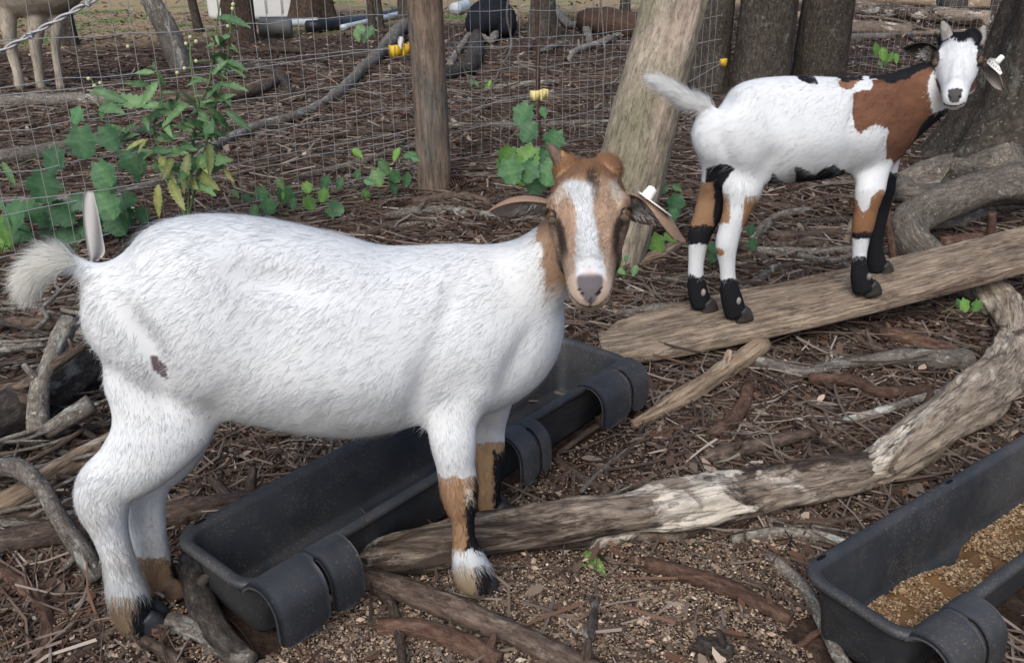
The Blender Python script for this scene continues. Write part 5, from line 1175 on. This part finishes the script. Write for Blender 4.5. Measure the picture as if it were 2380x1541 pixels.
# ================================================================== far things behind the fence
wht = plain('white_plastic', (.62, .63, .63), .5, .35, 3, .06); pvc = plain('pvc', (.50, .55, .58), .45, .4, 5, .12); blk = plain('black_poly', (.012, .013, .016), .45, .4, 6, .4)
c = G(585, 47); m = mpd(c + np.array([0, 0, .2])); tk = emp('water_tank', c, 'white plastic tank standing beyond the dark trunk', 'tank'); w_ = 104 * m
rings = [rrect(w_ + a, w_ * .75 + a, .09, z, 5, 5) for a, z in ((-.05, 0), (-.01, .02), (0, .06), (0, .5), (.0, 1.15), (-.02, 1.20), (-.3, 1.24))]; mm = len(rings[0]); V = np.vstack(rings); i = np.arange(len(rings) - 1)[:, None] * mm; j = np.arange(mm)[None]; j2 = (j + 1) % mm
V = np.vstack([V, [0, 0, 1.25]]); e = (len(rings) - 1) * mm
mk('shell', Geo().add(V + c + np.array([0, w_ * .75, 0]), np.stack([i + j, i + j2, i + mm + j2, i + mm + j], -1).reshape(-1, 4), np.stack([np.full(mm, mm * len(rings)), e + np.arange(mm), e + (np.arange(mm) + 1) % mm], -1)), wht, tk)
for k in range(-2, 3): mk('rib', tgeo([c + np.array([k * w_ * .36, -.004, .08]), c + np.array([k * w_ * .36, -.004, 1.1])], .010, sides=8, n=4), wht, tk)
def pipe(rows, mt, label, cat='pipe', name='pipe', sides=16):
    P, Rr = pts(rows); return tag(mk(name, tgeo(P, Rr, sides=sides, n=24, capd=.02), mt), label, cat)
pipe([(796, 64, 7), (850, 52, 7), (945, 30, 8)], pvc, 'white pipe lying in front of the black hose', 'pipe')
pipe([(640, 54, 9), (738, 50, 9)], pvc, 'grey-blue pipe lying at the foot of the white tank')
pipe([(715, 62, 14), (790, 56, 13), (860, 42, 9), (945, 20, 6)], blk, 'thick black hose behind the white pipe', 'hose', 'hose')
pipe([(1058, 20, 14), (1085, 12, 12)], pvc, 'stub of pale pipe right of the wooden post')
V, Q = box(G(640, 62, .10), np.array([[.16, .02, 0], [0, .05, .02], [0, -.01, .075]])); tag(mk('metal_sheet', Geo().add(V, Q), plain('grey_sheet', (.16, .16, .15), .6, .4, 8, .2)), 'bent grey sheet lying by the white tank', 'sheet')
# black goat lying behind the forked branch
c = G(1142, 86); m = mpd(c); P = [c + np.array([-.12, .05, 36 * m]), c + np.array([.10, .22, 38 * m])]
pcs = [ellipsoid(c + np.array([0, .12, 40 * m]), np.array([58 * m, .34, 44 * m]), 28, 18), ellipsoid(c + np.array([-30 * m, -.06, 30 * m]), np.array([30 * m, .16, 32 * m]), 20, 14), ellipsoid(c + np.array([32 * m, -.04, 28 * m]), np.array([28 * m, .16, 30 * m]), 20, 14),
       tube([c + np.array([-34 * m, -.10, 8 * m]), c + np.array([-30 * m, -.24, 7 * m])], [10 * m, 7 * m], sides=12, n=8), tube([c + np.array([10 * m, .35, 60 * m]), c + np.array([24 * m, .52, 100 * m]), c + np.array([40 * m, .60, 124 * m]), c + np.array([58 * m, .52, 120 * m])], [26 * m, 20 * m, 17 * m, 11 * m], sides=16, n=16)]
V, Nv, trr, q = remesh(pcs, .014, 6); bo = emp('goat', c, 'black goat lying down behind the fence, right of the wooden post', 'goat'); mk('body', Geo().add(V, q, None, None, (.014, .016, .022)), coat_mat, bo)
P, Nn, k = sample(V, Nv, trr, 9000, 3); strands('fur', bo, P, Nn, np.tile([0, -.3, -1.0], (len(P), 1)), np.full(len(P), .03), np.full(len(P), .0011), np.full(len(P), .15), np.tile((.016, .018, .024), (len(P), 1)), fur_mat, 17)
V, Q, T = ellipsoid(c + np.array([-.06, .62, 84 * m]), np.array([.20, .12, .035])); tag(mk('feed_sack', Geo().add(V + .012 * np.stack([0 * V[:, 0], 0 * V[:, 0], fbm(V * 14, 2, 4)], -1), Q, T), plain('sack', (.50, .44, .36), .9, .1, 12, .2)), 'cream sack lying behind the resting black goat', 'sack')
# pale animal whose legs show behind the fence
an = Goat((-.2, 5.95), (.3, 6.0)); an.p0 = G(90, 213); an.p0[2] = 0; ax = an.p0[1]
def al(rows, dy): return np.array([AY(x, y, ax + dy) for x, y, _ in rows]), np.array([(r_ * mpd(AY(x, y, ax + dy)),) * 2 for x, y, r_ in rows])
pcs = []
for rows, dy in (([(10, -60, 30), (16, 20, 22), (22, 80, 16), (30, 130, 12), (40, 165, 11), (47, 200, 12), (50, 208, 10)], -.06), ([(70, -60, 34), (84, 10, 26), (84, 70, 18), (82, 110, 14), (88, 150, 11), (94, 195, 11), (99, 214, 11)], .0), ([(130, -60, 30), (128, 10, 20), (131, 60, 14), (128, 110, 10), (133, 150, 9), (139, 195, 9), (142, 209, 10)], .04), ([(-40, -60, 30), (-34, 20, 20), (-30, 90, 14), (-36, 140, 11), (-30, 200, 11)], .1)):
    P, Rr = al(rows, dy); pcs.append(tube(P, Rr, sides=18, n=26, up=(0, -1, 0)))
P, Rr = al([(-130, -70, 40), (-70, -75, 90), (20, -70, 105), (110, -75, 100), (170, -95, 70), (190, -110, 30)], .02); pcs.append(tube(P, Rr * [.75, 1], sides=24, n=30))
P, Rr = al([(150, -110, 60), (210, -180, 44), (250, -250, 36), (300, -250, 28), (345, -225, 18)], .02); pcs.append(tube(P, Rr * [.7, 1], sides=20, n=24))
V, Nv, trr, q = remesh(pcs, .012, 4); cc = np.tile(np.array([.40, .35, .28]), (len(V), 1)) * (1 + .45 * fbm(V * 9, 3, 2))[:, None]; x_, y_ = proj(V); cc[(y_ > 200)] = (.20, .17, .14)
ao = emp('goat', an.p0, 'pale tan long-legged animal behind the fence, only its legs in view', 'goat'); mk('body', Geo().add(V, q, None, None, np.clip(cc, .02, .8)), coat_mat, ao)
P, Nn, k = sample(V, Nv, trr, 16000, 3); strands('fur', ao, P, Nn, np.tile([0, 0, -1.0], (len(P), 1)), np.full(len(P), .03), np.full(len(P), .0012), np.full(len(P), .2), np.clip(cc[trr[k, 0]], .02, .8), fur_mat, 7)
# stacked logs, upper right
for rows, mt, lab in (
    ([(1905, 20, 14), (1967, 17, 15), (2080, 27, 18), (2200, 38, 19), (2300, 46, 19)], 'w', 'long pale log in the stack behind the fence, above the others'),
    ([(1930, -8, 10), (2040, -2, 11), (2170, 6, 11), (2300, 10, 10)], 'p', 'yellowish log at the top edge behind the fence'),
    ([(1900, 60, 15), (1990, 64, 16), (2070, 68, 16), (2118, 71, 15)], 'f', 'short pale log with a dark cut end, below the long one'),
    ([(1900, 86, 9), (1990, 87, 9), (2075, 84, 8)], 'g', 'thin grey log at the bottom of the stack'),
    ([(2105, 78, 6), (2200, 76, 7), (2290, 70, 6)], 'p', 'slim reddish pole lying right of the stack'),
    ([(1800, 30, 14), (1850, 38, 14), (1900, 40, 12)], 'f', 'pale log seen between the broad and furrowed trunks'),
    ([(1990, 36, 3), (2080, 47, 4), (2140, 66, 4), (2200, 72, 3)], 'p', 'thin pale branch winding across the stacked logs'),
    ([(2090, 68, 3), (2115, 85, 3), (2145, 106, 3)], 'd', 'dark twig over the ear of the smaller goat'),
): big(rows, mt, lab, 'log' if 'log' in lab else 'branch', sides=18)
tag(mk('cut_log', tgeo([AY(2223, 13, G(2200, 42)[1] - .05), AY(2223, 13, G(2200, 42)[1] - .05) + np.array([.25, .8, 0.02])], [.15, .14], sides=24, n=10, rough=.1, capd=.02), bark_dark), 'log lying end-on, its dark cut face showing at the top right', 'log')
for rows, mt, lab in (
    ([(1355, 50, 26), (1400, 52, 30), (1460, 58, 30), (1530, 62, 26)], 'r', 'mossy red-brown log behind the fence, left of the leaning dead trunk'),
    ([(1291, 18, 8), (1303, 38, 9), (1318, 54, 9), (1345, 62, 9), (1364, 70, 9), (1370, 95, 9)], 'g', 'crooked grey root curling down left of the mossy log'),
    ([(1322, 140, 6), (1342, 116, 8), (1400, 97, 8), (1450, 76, 6)], 'g', 'lichen-covered branch in front of the mossy log'),
    ([(1243, 126, 5), (1280, 110, 6), (1312, 99, 5)], 'g', 'grey branch starting at the rusty stake'),
    ([(1440, 110, 9), (1490, 118, 13), (1540, 122, 10)], 'r', 'short red-brown log behind the leaning dead trunk'),
    ([(1140, 205, 6), (1230, 196, 8), (1300, 189, 5)], 'g', 'grey branch lying across behind the rusty stake'),
    ([(0, 466, 10), (250, 455, 12), (358, 430, 12), (440, 385, 12), (507, 335, 12), (600, 293, 12), (697, 266, 12), (770, 228, 13), (830, 172, 13), (880, 125, 15), (935, 62, 16), (965, 20, 15)], 'g', 'long lichened branch rising from the weeds to behind the fence post'),
    ([(-40, 240, 14), (150, 232, 15), (300, 238, 14), (380, 250, 10)], 'g', 'smooth grey log at the feet of the pale legged animal'),
    ([(-40, 372, 20), (60, 360, 21), (170, 342, 20), (270, 318, 18), (350, 300, 14)], 'g', 'green-topped log behind the broad leaves at the left edge'),
    ([(300, 232, 16), (440, 228, 18), (520, 222, 18), (590, 212, 16), (640, 190, 12)], 'b', 'brown log lying behind the tall weed'),
    ([(545, 156, 8), (610, 158, 9), (650, 172, 10), (668, 200, 9), (672, 222, 8)], 'd', 'dark root arching over beyond the tall weed'),
    ([(575, 118, 6), (640, 116, 8), (710, 118, 7)], 'b', 'short brown branch beyond the lower fence wire'),
    ([(640, 276, 7), (720, 258, 8), (800, 246, 8)], 'b', 'dark stick beneath the long lichened branch'),
    ([(770, 318, 7), (900, 300, 9), (1000, 292, 8)], 'b', 'brown branch at the left of the wooden post'),
    ([(1040, 292, 7), (1180, 292, 8), (1330, 286, 7), (1450, 280, 6)], 'g', 'grey branch running from the post to the dead trunk'),
    ([(700, 410, 7), (800, 385, 8), (900, 358, 8), (985, 330, 6)], 'g', 'pale branch sloping up to the wooden post'),
    ([(1010, 180, 16), (1060, 166, 18), (1095, 150, 20), (1106, 110, 18), (1108, 80, 12)], 'd', 'thick dark branch bent upward in front of the resting black goat'),
    ([(1045, 150, 9), (1090, 85, 8), (1110, 80, 7), (1140, 96, 9), (1152, 78, 10)], 'g', 'forked grey branch in front of the resting black goat'),
): big(rows, mt, lab, 'branch' if 'branch' in lab else ('log' if 'log' in lab else 'root'), sides=16)
# twigs leaning on the netting
for P2, rad, lab in (([(1186, -30), (1178, 34), (1188, 108), (1160, 165), (1134, 225), (1100, 290)], .0065, 'bare pale twig leaning on the netting right of the post'), ([(1394, -20), (1402, 76), (1406, 152), (1401, 203), (1414, 262), (1440, 320)], .005, 'bare twig leaning on the netting left of the dead trunk'), ([(1052, 60), (1062, 120), (1085, 175), (1098, 215)], .005, 'short bare twig at the right side of the wooden post')):
    P = [FP(x, y, .05) for x, y in P2]; g = tgeo(np.array(P), np.linspace(rad, rad * .6, len(P)), sides=7, n=30, rough=.15, seed=5)
    c = np.array(P[3]); V, Q, T, gc = tube([c, FP(P2[3][0] + 22, P2[3][1] + 36, .05), FP(P2[3][0] + 34, P2[3][1] + 62, .05)], [rad * .6, rad * .5, rad * .3], sides=6, n=10); g.add(V, Q, T, gc)
    tag(mk('twig', g, bark_grey), lab, 'twig')
# pine cone at the foot of the post
c = G(1060, 440); m = mpd(c); g = Geo(); Lc = 44 * m; ax = nrm(np.array([1, -.25, .12])); nu = nrm(np.cross(ax, [0, 0, 1])); nv = np.cross(ax, nu); cc_ = c + np.array([0, 0, 13 * m])
V, Q, T, gc = tube([cc_ - ax * Lc * .5, cc_, cc_ + ax * Lc * .5], [9 * m, 11 * m, 4 * m], sides=12, n=12); g.add(V, Q, T, gc, (.05, .03, .02))
for k in range(110):
    f = k / 110; a = k * 2.39996; rr = (14 * math.sin(math.pi * (.12 + .82 * f)) + 3) * m; d = nu * math.cos(a) + nv * math.sin(a); p = cc_ + ax * Lc * (f - .5) + d * rr * .55; e = p + d * rr * .55 + ax * 3 * m; s_ = np.cross(ax, d) * 3.4 * m
    V = np.array([p - s_ * .6, p + s_ * .6, e + s_, e - s_, e + ax * 1.5 * m]); g.add(V, [[0, 1, 2, 3]], [[3, 2, 4]], None, (.13, .085, .06)); g.add(V + ax * .6 * m, [[0, 1, 2, 3]], [[3, 2, 4]], None, (.075, .05, .037))
tag(mk('pine_cone', g, litter_mat), 'open brown pine cone at the foot of the wooden post', 'pine cone')
# ================================================================== plants
def m_leaf(name, c0, c1):
    m, t, b = mat(name, .5, .35); n = noise(t, coords(t, 'obj'), 6, 4); c = ramp(t, [(.3, c0), (.7, c1)], n).outputs[0]
    c = mixc(t, 1.0, c, ramp(t, [(0, (.62, .68, .66)), (1, (1.4, 1.3, 1.15))], objrand(t)).outputs[0], 'MULTIPLY')
    c = mixc(t, 1.0, c, N(t, 'ShaderNodeAttribute', attribute_name='tint').outputs['Color'], 'MULTIPLY'); t.links.new(c, b.inputs['Base Color'])
    tr_ = N(t, 'ShaderNodeBsdfTranslucent'); t.links.new(c, tr_.inputs['Color']); mx = N(t, 'ShaderNodeMixShader'); mx.inputs[0].default_value = .25
    o = t.nodes['Material Output']; t.links.new(b.outputs[0], mx.inputs[1]); t.links.new(tr_.outputs[0], mx.inputs[2]); t.links.new(mx.outputs[0], o.inputs['Surface']); return m
LM = dict(weed=m_leaf('weed_leaf', (.070, .145, .070), (.125, .235, .110)), dark=m_leaf('vine_leaf', (.040, .115, .055), (.075, .180, .085)), lite=m_leaf('young_leaf', (.085, .20, .045), (.14, .28, .07)), pale=m_leaf('fading_leaf', (.14, .17, .055), (.21, .24, .095)))
stem_m = plain('stem', (.10, .15, .06), .6, .3, 30, .25)
def leaf_mesh(kind, mt, seed):
    r = np.random.default_rng(seed); nL = 19; t = np.linspace(0, 1, nL)
    if kind == 'lance': w_ = .125 * np.sin(math.pi * t ** .8) ** .9 * (1 + .18 * np.where(np.arange(nL) % 2, 1, -1) * (t > .15) * (t < .95)) + .006
    elif kind == 'broad': w_ = .50 * np.sin(math.pi * np.clip(t * .93 + .07, 0, 1)) ** .62 * (1 + .10 * np.where(np.arange(nL) % 2, 1, -1)) * (1 + .16 * np.cos(t * 13 + 1))
    else: w_ = .30 * np.sin(math.pi * t ** .85) ** .8 * (1 + .06 * np.where(np.arange(nL) % 2, 1, -1)) + .004
    w_[-1] = .004
    q = np.array([-1, -.55, 0, .55, 1.]); droop = r.uniform(.12, .30) if kind == 'lance' else r.uniform(.06, .18)
    sw = -.16 * (1 - t) ** 3 if kind == 'broad' else 0 * t
    Xc = t[:, None] + sw[:, None] * np.abs(q)[None] * (t[:, None] < .3); Yc = w_[:, None] * q[None]; Zc = -droop * (t ** 2)[:, None] + .32 * np.abs(Yc) - .25 * Yc ** 2 + .012 * np.sin(t * 17 + seed)[:, None] * np.abs(q)[None] + (.007 * r.normal(size=(nL, 5)))
    V = np.stack([Xc, Yc, Zc], -1).reshape(-1, 3); i = np.arange(nL - 1)[:, None] * 5; j = np.arange(4)[None]; Q = np.stack([i + j, i + 5 + j, i + 5 + j + 1, i + j + 1], -1).reshape(-1, 4)
    col = np.ones((nL, 5, 3)); col[:, 2] = (1.35, 1.25, 1.2)
    me = mesh_np('leaf', V, Q, np.zeros((0, 3), int), None, col.reshape(-1, 3)); me.materials.append(LM[mt]); return me
LMESH = {(k, m_): [leaf_mesh(k, m_, s * 5 + 1) for s in range(4)] for k in ('lance', 'broad', 'ovate') for m_ in LM}
lr = np.random.default_rng(77)
def leaf(parent, kind, mt, a, b, face=(0, -.65, .75), size=None):
    """from stalk end a to tip b"""
    a, b = np.asarray(a, float), np.asarray(b, float); x = nrm(b - a); f = nrm(np.asarray(face, float) + lr.normal(size=3) * .22); z = f - np.dot(f, x) * x
    if np.linalg.norm(z) < .1: z = np.cross(x, [1, 0, 0])
    z = nrm(z); y = np.cross(z, x); L = np.linalg.norm(b - a) * 1.04; o = bpy.data.objects.new('leaf', LMESH[(kind, mt)][int(lr.integers(0, 4))])
    S.collection.objects.link(o); o.parent = parent; M = Matrix([[*(np.array([x[k], y[k], z[k]]) * L), a[k] - WL[parent.name][k]] for k in range(3)] + [[0, 0, 0, 1]]); o.matrix_local = M; return o
def stem(parent, P, rad=.003, mt=None): return mk('stem', tgeo(np.array(P), np.linspace(rad, rad * .5, len(P)), sides=6, n=max(8, 5 * len(P))), mt or stem_m, parent)
cz1 = lambda x, y: (x * .33765, y * .33765)
def A1(x, y, Y): return AY(*cz1(x, y), Y)
wd = emp('weed', G(430, 555), 'tall serrated-leaved weed growing by the fence above the back of the white goat', 'plant'); YW = 2.80
b0 = WL[wd.name]
for P in ([(1290, 1500), (1330, 1000), (1360, 760), (1440, 560), (1480, 250), (1525, -40)], [(1300, 1480), (1490, 700), (1560, 440), (1590, 170), (1603, 30)], [(1280, 1490), (1100, 1030), (1060, 880), (1110, 640), (1060, 430)], [(1280, 1490), (1000, 1000), (820, 950), (690, 740), (650, 590), (620, 530)], [(1370, 740), (1330, 560), (1310, 330), (1350, 280)]):
    stem(wd, [A1(x, y, YW + .02 * k) for k, (x, y) in enumerate(P)], .0042)
for q in ((1085, 555, 962, 730), (1065, 500, 915, 485), (1035, 585, 880, 562), (1140, 590, 1085, 495), (1300, 715, 1108, 835), (1290, 712, 975, 785), (1375, 725, 1450, 960), (1440, 735, 1590, 905), (1555, 755, 1712, 885), (1600, 735, 1480, 670), (1480, 380, 1570, 480), (1555, 445, 1690, 505), (1545, 415, 1690, 455), (1505, 575, 1685, 590), (1500, 112, 1705, 155),
          (1485, 245, 1425, 220), (1485, 240, 1500, 300), (1560, 232, 1645, 255), (1225, 630, 1222, 712), (1420, 830, 1405, 975), (1450, 820, 1485, 960), (700, 640, 600, 622), (720, 690, 890, 722), (745, 690, 1075, 690), (1200, 985, 1095, 900), (985, 790, 1020, 885), (1060, 420, 1050, 500), (1330, 1000, 1300, 860), (1360, 760, 1250, 600), (1460, 480, 1560, 520), (1180, 700, 1100, 660), (1130, 830, 1160, 915),
          (1440, 560, 1330, 520), (1590, 300, 1640, 360), (1490, 700, 1600, 640), (830, 940, 930, 830), (690, 740, 700, 830), (1330, 900, 1180, 850), (640, 610, 880, 700), (1590, 170, 1540, 120)):
    leaf(wd, 'lance', 'weed', A1(q[0], q[1], YW + lr.normal() * .02), A1(q[2], q[3], YW - .03 + lr.normal() * .03))
SP = [[(1330, 1000), (1360, 760), (1440, 560), (1480, 250)], [(1300, 1200), (1490, 700), (1560, 440), (1590, 170)], [(1280, 1300), (1100, 1030), (1060, 880), (1110, 640)], [(1280, 1250), (1000, 1000), (820, 950), (690, 740)], [(1330, 1250), (1420, 900), (1500, 800)]]
for P in SP:
    C = crm(np.array(P, float), 14)
    for k in range(14):
        sgn = 1 if k % 2 else -1; Ln = lr.uniform(70, 190) * (1.1 - .03 * k); an_ = lr.uniform(-.5, .7); x0, y0 = C[k]
        leaf(wd, 'lance', 'weed', A1(x0, y0, YW + lr.normal() * .02), A1(x0 + sgn * Ln * math.cos(an_), y0 + Ln * math.sin(an_), YW - .02 + lr.normal() * .07))
for q in ((1100, 1075, 1175, 1225), (1190, 1085, 1120, 1210), (1300, 1055, 1245, 1305), (1280, 1150, 1345, 1305), (1170, 1230, 1240, 1410), (1090, 1265, 1080, 1485), (1360, 1180, 1465, 1275), (1440, 985, 1450, 1190), (1500, 1040, 1570, 1125), (1000, 960, 870, 1010), (1020, 950, 940, 1035), (1540, 1145, 1600, 1255), (1240, 1010, 1130, 930), (1380, 1100, 1420, 1180)):
    leaf(wd, 'lance', 'pale', A1(q[0], q[1], YW - .06 + lr.normal() * .02), A1(q[2], q[3], YW - .12 + lr.normal() * .03), (0, -.9, .4))
for (x, y) in ((1280, 300), (1350, 285), (1310, 255), (1600, 60), (1605, 30), (1570, 180), (650, 590), (690, 570), (610, 540), (880, 320), (1270, 470), (1350, 420), (1220, 500)):
    V, Q, T = ellipsoid(A1(x, y, YW), .006, 8, 6); mk('bud', Geo().add(V, Q, T), plain('bud', (.45, .45, .25), .7) if 'bud' not in bpy.data.materials else bpy.data.materials['bud'], wd)
def vine(base, label, items, Y, crop, name='vine', group=None, mats=('dark',)):
    """items: (x, y, size, kind, mat) blade centres in crop pixels; every blade on its own stalk from the plant's foot"""
    o = emp(name, base, label, 'plant', group); b = np.asarray(base, float); stalks = []
    for k, (x, y, s, kd, mt) in enumerate(items):
        c = np.array(AY(*crop(x, y), Y + lr.normal() * .05)); h = s * .33765 * mpd(c) * .5 * (.80 if kd == 'broad' else 1.0) * lr.uniform(.8, 1.15); th = lr.uniform(-.6, .6) - math.pi / 2 * (1 if lr.random() < .75 else .2); d = np.array([math.cos(th) * 1.0, -.25, math.sin(th) * .85]); d = nrm(d)
        a, e = c - d * h, c + d * h; leaf(o, kd, mt, a, e, (lr.normal() * .2, -.75, .6)); stalks.append(a); stem(o, [a + np.array([lr.normal() * .012, .012, -.045]), a + np.array([0, .004, -.02]), a], .0014)
    st = sorted(stalks, key=lambda q: q[2]); top = [q + np.array([0, .012, -.045]) for q in st[::3]]
    if top: stem(o, [b] + top, .0022)
    return o
vine(G(110, 640), 'broad-leaved green vine spreading behind the tail of the white goat', [(570, 985, 240, 'broad', 'dark'), (370, 1110, 220, 'broad', 'dark'), (300, 1290, 240, 'broad', 'dark'), (720, 1200, 230, 'broad', 'dark'), (735, 1295, 200, 'broad', 'dark'), (760, 955, 190, 'broad', 'dark'), (530, 800, 130, 'broad', 'dark'), (60, 1190, 170, 'lance', 'weed'), (430, 1470, 240, 'broad', 'dark'), (740, 1420, 210, 'broad', 'dark'), (100, 1500, 240, 'broad', 'dark'), (230, 1460, 180, 'broad', 'dark'), (540, 1390, 180, 'broad', 'dark'), (40, 1580, 200, 'ovate', 'lite'), (330, 1560, 240, 'broad', 'dark'), (160, 1650, 230, 'broad', 'dark'), (470, 1640, 220, 'broad', 'dark'), (620, 1560, 200, 'broad', 'dark'), (30, 1700, 200, 'ovate', 'lite'), (-60, 1420, 220, 'broad', 'dark'), (240, 1760, 180, 'broad', 'dark')], 2.80, cz1)
vine(G(300, 560), 'broad dark leaves close under the tall weed', [(920, 1110, 260, 'broad', 'dark'), (850, 1480, 230, 'broad', 'dark'), (950, 1200, 150, 'broad', 'dark'), (880, 1380, 190, 'broad', 'dark'), (800, 1540, 220, 'broad', 'dark'), (980, 1480, 150, 'broad', 'dark'), (660, 1500, 200, 'broad', 'dark')], 2.92, cz1)
vine(G(660, 505), 'low dark seedlings along the back line of the white goat', [(1960, 1340, 160, 'broad', 'dark'), (1800, 1340, 130, 'broad', 'dark'), (1700, 1360, 100, 'ovate', 'dark'), (1850, 1420, 140, 'broad', 'dark'), (2020, 1400, 110, 'ovate', 'dark'), (2240, 1255, 110, 'ovate', 'dark'), (2310, 1440, 150, 'broad', 'dark'), (1620, 1330, 90, 'ovate', 'weed'), (1930, 1260, 90, 'ovate', 'weed'), (2340, 1260, 90, 'ovate', 'dark'), (2280, 1500, 130, 'broad', 'dark'), (1750, 1460, 120, 'ovate', 'dark')], 3.18, cz1)
vine(G(735, 485), 'bright young seedling with heart-shaped leaves above the white back', [(2130, 1400, 130, 'broad', 'lite'), (2115, 1290, 110, 'broad', 'lite'), (2225, 1345, 120, 'broad', 'lite'), (1950, 1340, 60, 'ovate', 'lite')], 3.1, cz1, 'seedling')
cz2 = lambda x, y: (789.9 + x * .33765, y * .33765)
vine(G(885, 450), 'low leafy seedlings at the left of the wooden post', [(120, 1050, 90, 'ovate', 'lite'), (310, 1150, 120, 'broad', 'weed'), (390, 1060, 100, 'ovate', 'lite'), (490, 1070, 110, 'ovate', 'dark'), (260, 1225, 140, 'broad', 'weed'), (380, 1215, 130, 'broad', 'dark'), (460, 1235, 100, 'ovate', 'dark'), (370, 1290, 100, 'ovate', 'dark'), (180, 1345, 100, 'ovate', 'lite'), (160, 1405, 60, 'ovate', 'lite'), (120, 1200, 90, 'ovate', 'weed'), (520, 1090, 80, 'ovate', 'dark'), (200, 1250, 90, 'ovate', 'dark')], 3.42, cz2)
vine(G(1252, 470), 'large dark leaves climbing the rusty stake', [(1260, 790, 220, 'broad', 'dark'), (1295, 910, 200, 'broad', 'dark'), (1400, 770, 80, 'ovate', 'dark'), (1470, 970, 210, 'broad', 'dark')], 3.6, cz2)
vine(G(1235, 460), 'leafy green plant behind the left ear of the white goat', [(1150, 1075, 180, 'broad', 'lite'), (1290, 1085, 180, 'broad', 'lite'), (1400, 1115, 180, 'broad', 'dark'), (1180, 1185, 220, 'broad', 'dark'), (1295, 1185, 180, 'broad', 'dark'), (1440, 1195, 190, 'broad', 'dark'), (1240, 1235, 90, 'ovate', 'lite'), (1350, 1265, 170, 'broad', 'dark'), (1120, 1130, 120, 'broad', 'dark'), (1380, 1210, 140, 'broad', 'dark')], 3.25, cz2)
vine(G(1560, 560), 'dark leafy plant behind the tagged ear of the white goat', [(2200, 1290, 150, 'broad', 'dark'), (2310, 1400, 170, 'broad', 'dark'), (2290, 1480, 130, 'broad', 'dark'), (2320, 1290, 90, 'ovate', 'weed'), (2180, 1680, 180, 'broad', 'lite'), (2270, 1630, 120, 'ovate', 'lite'), (2120, 1420, 110, 'ovate', 'dark')], 2.75, cz2)
cz5 = lambda x, y: (789.9 + x * .33765, 511 + y * .33765)
vine(G(1460, 635), 'small bright seedling right of the muzzle of the white goat', [(1930, 275, 60, 'ovate', 'lite'), (1970, 260, 60, 'ovate', 'weed'), (1935, 350, 80, 'ovate', 'weed'), (2030, 345, 90, 'ovate', 'weed'), (1965, 380, 60, 'ovate', 'lite')], 2.45, cz5, 'seedling')
cz6 = lambda x, y: (1579.8 + x * .33775, 511 + y * .33775)
vine(G(1745, 600), 'dark ivy-like leaves between the hind legs of the smaller goat', [(490, 70, 90, 'broad', 'dark'), (500, 170, 90, 'broad', 'dark'), (230, 190, 80, 'broad', 'dark'), (225, 260, 80, 'broad', 'dark')], 2.55, cz6)
vine(G(2255, 735), 'small green sprig in the shade under the plank', [(1960, 590, 110, 'broad', 'lite'), (2040, 590, 100, 'broad', 'lite'), (1920, 570, 80, 'ovate', 'dark')], 2.05, cz6, 'seedling')
cz3 = lambda x, y: (1579.8 + x * .33775, y * .33775)
vine(G(2075, 165), 'bright green shrub sprig behind the black ear of the smaller goat', [(1350, 340, 80, 'ovate', 'lite'), (1400, 370, 90, 'ovate', 'lite'), (1450, 390, 80, 'ovate', 'lite'), (1420, 420, 70, 'ovate', 'lite'), (1490, 400, 70, 'ovate', 'lite'), (1380, 440, 60, 'ovate', 'weed')], 6.3, cz3)
vine(G(862, 88), 'small green plant at the foot of the twin trunks', [(150, 200, 90, 'ovate', 'weed'), (200, 220, 90, 'ovate', 'weed'), (180, 250, 90, 'ovate', 'weed'), (230, 210, 80, 'ovate', 'weed'), (120, 240, 80, 'ovate', 'weed')], 7.6, cz2)
vine(G(1165, 205), 'tiny bright sprout beyond the netting', [(1030, 575, 50, 'ovate', 'lite'), (1010, 590, 50, 'ovate', 'lite'), (900, 570, 60, 'ovate', 'weed'), (940, 575, 60, 'ovate', 'weed')], 6.2, cz2, 'seedling')
# grass blades near the fore hoof
gt = emp('grass_tuft', G(1385, 1315), 'few green grass blades on the crumbs below the pale log', 'grass')
for (x0, y0, x1, y1) in ((1358, 1280, 1405, 1330), (1372, 1310, 1376, 1275), (1345, 1305, 1362, 1315), (1380, 1320, 1368, 1282)):
    a, b = G(x0, y0, .006), G(x1, y1, .012); leaf(gt, 'lance', 'lite', a, b, (0, -.3, 1))
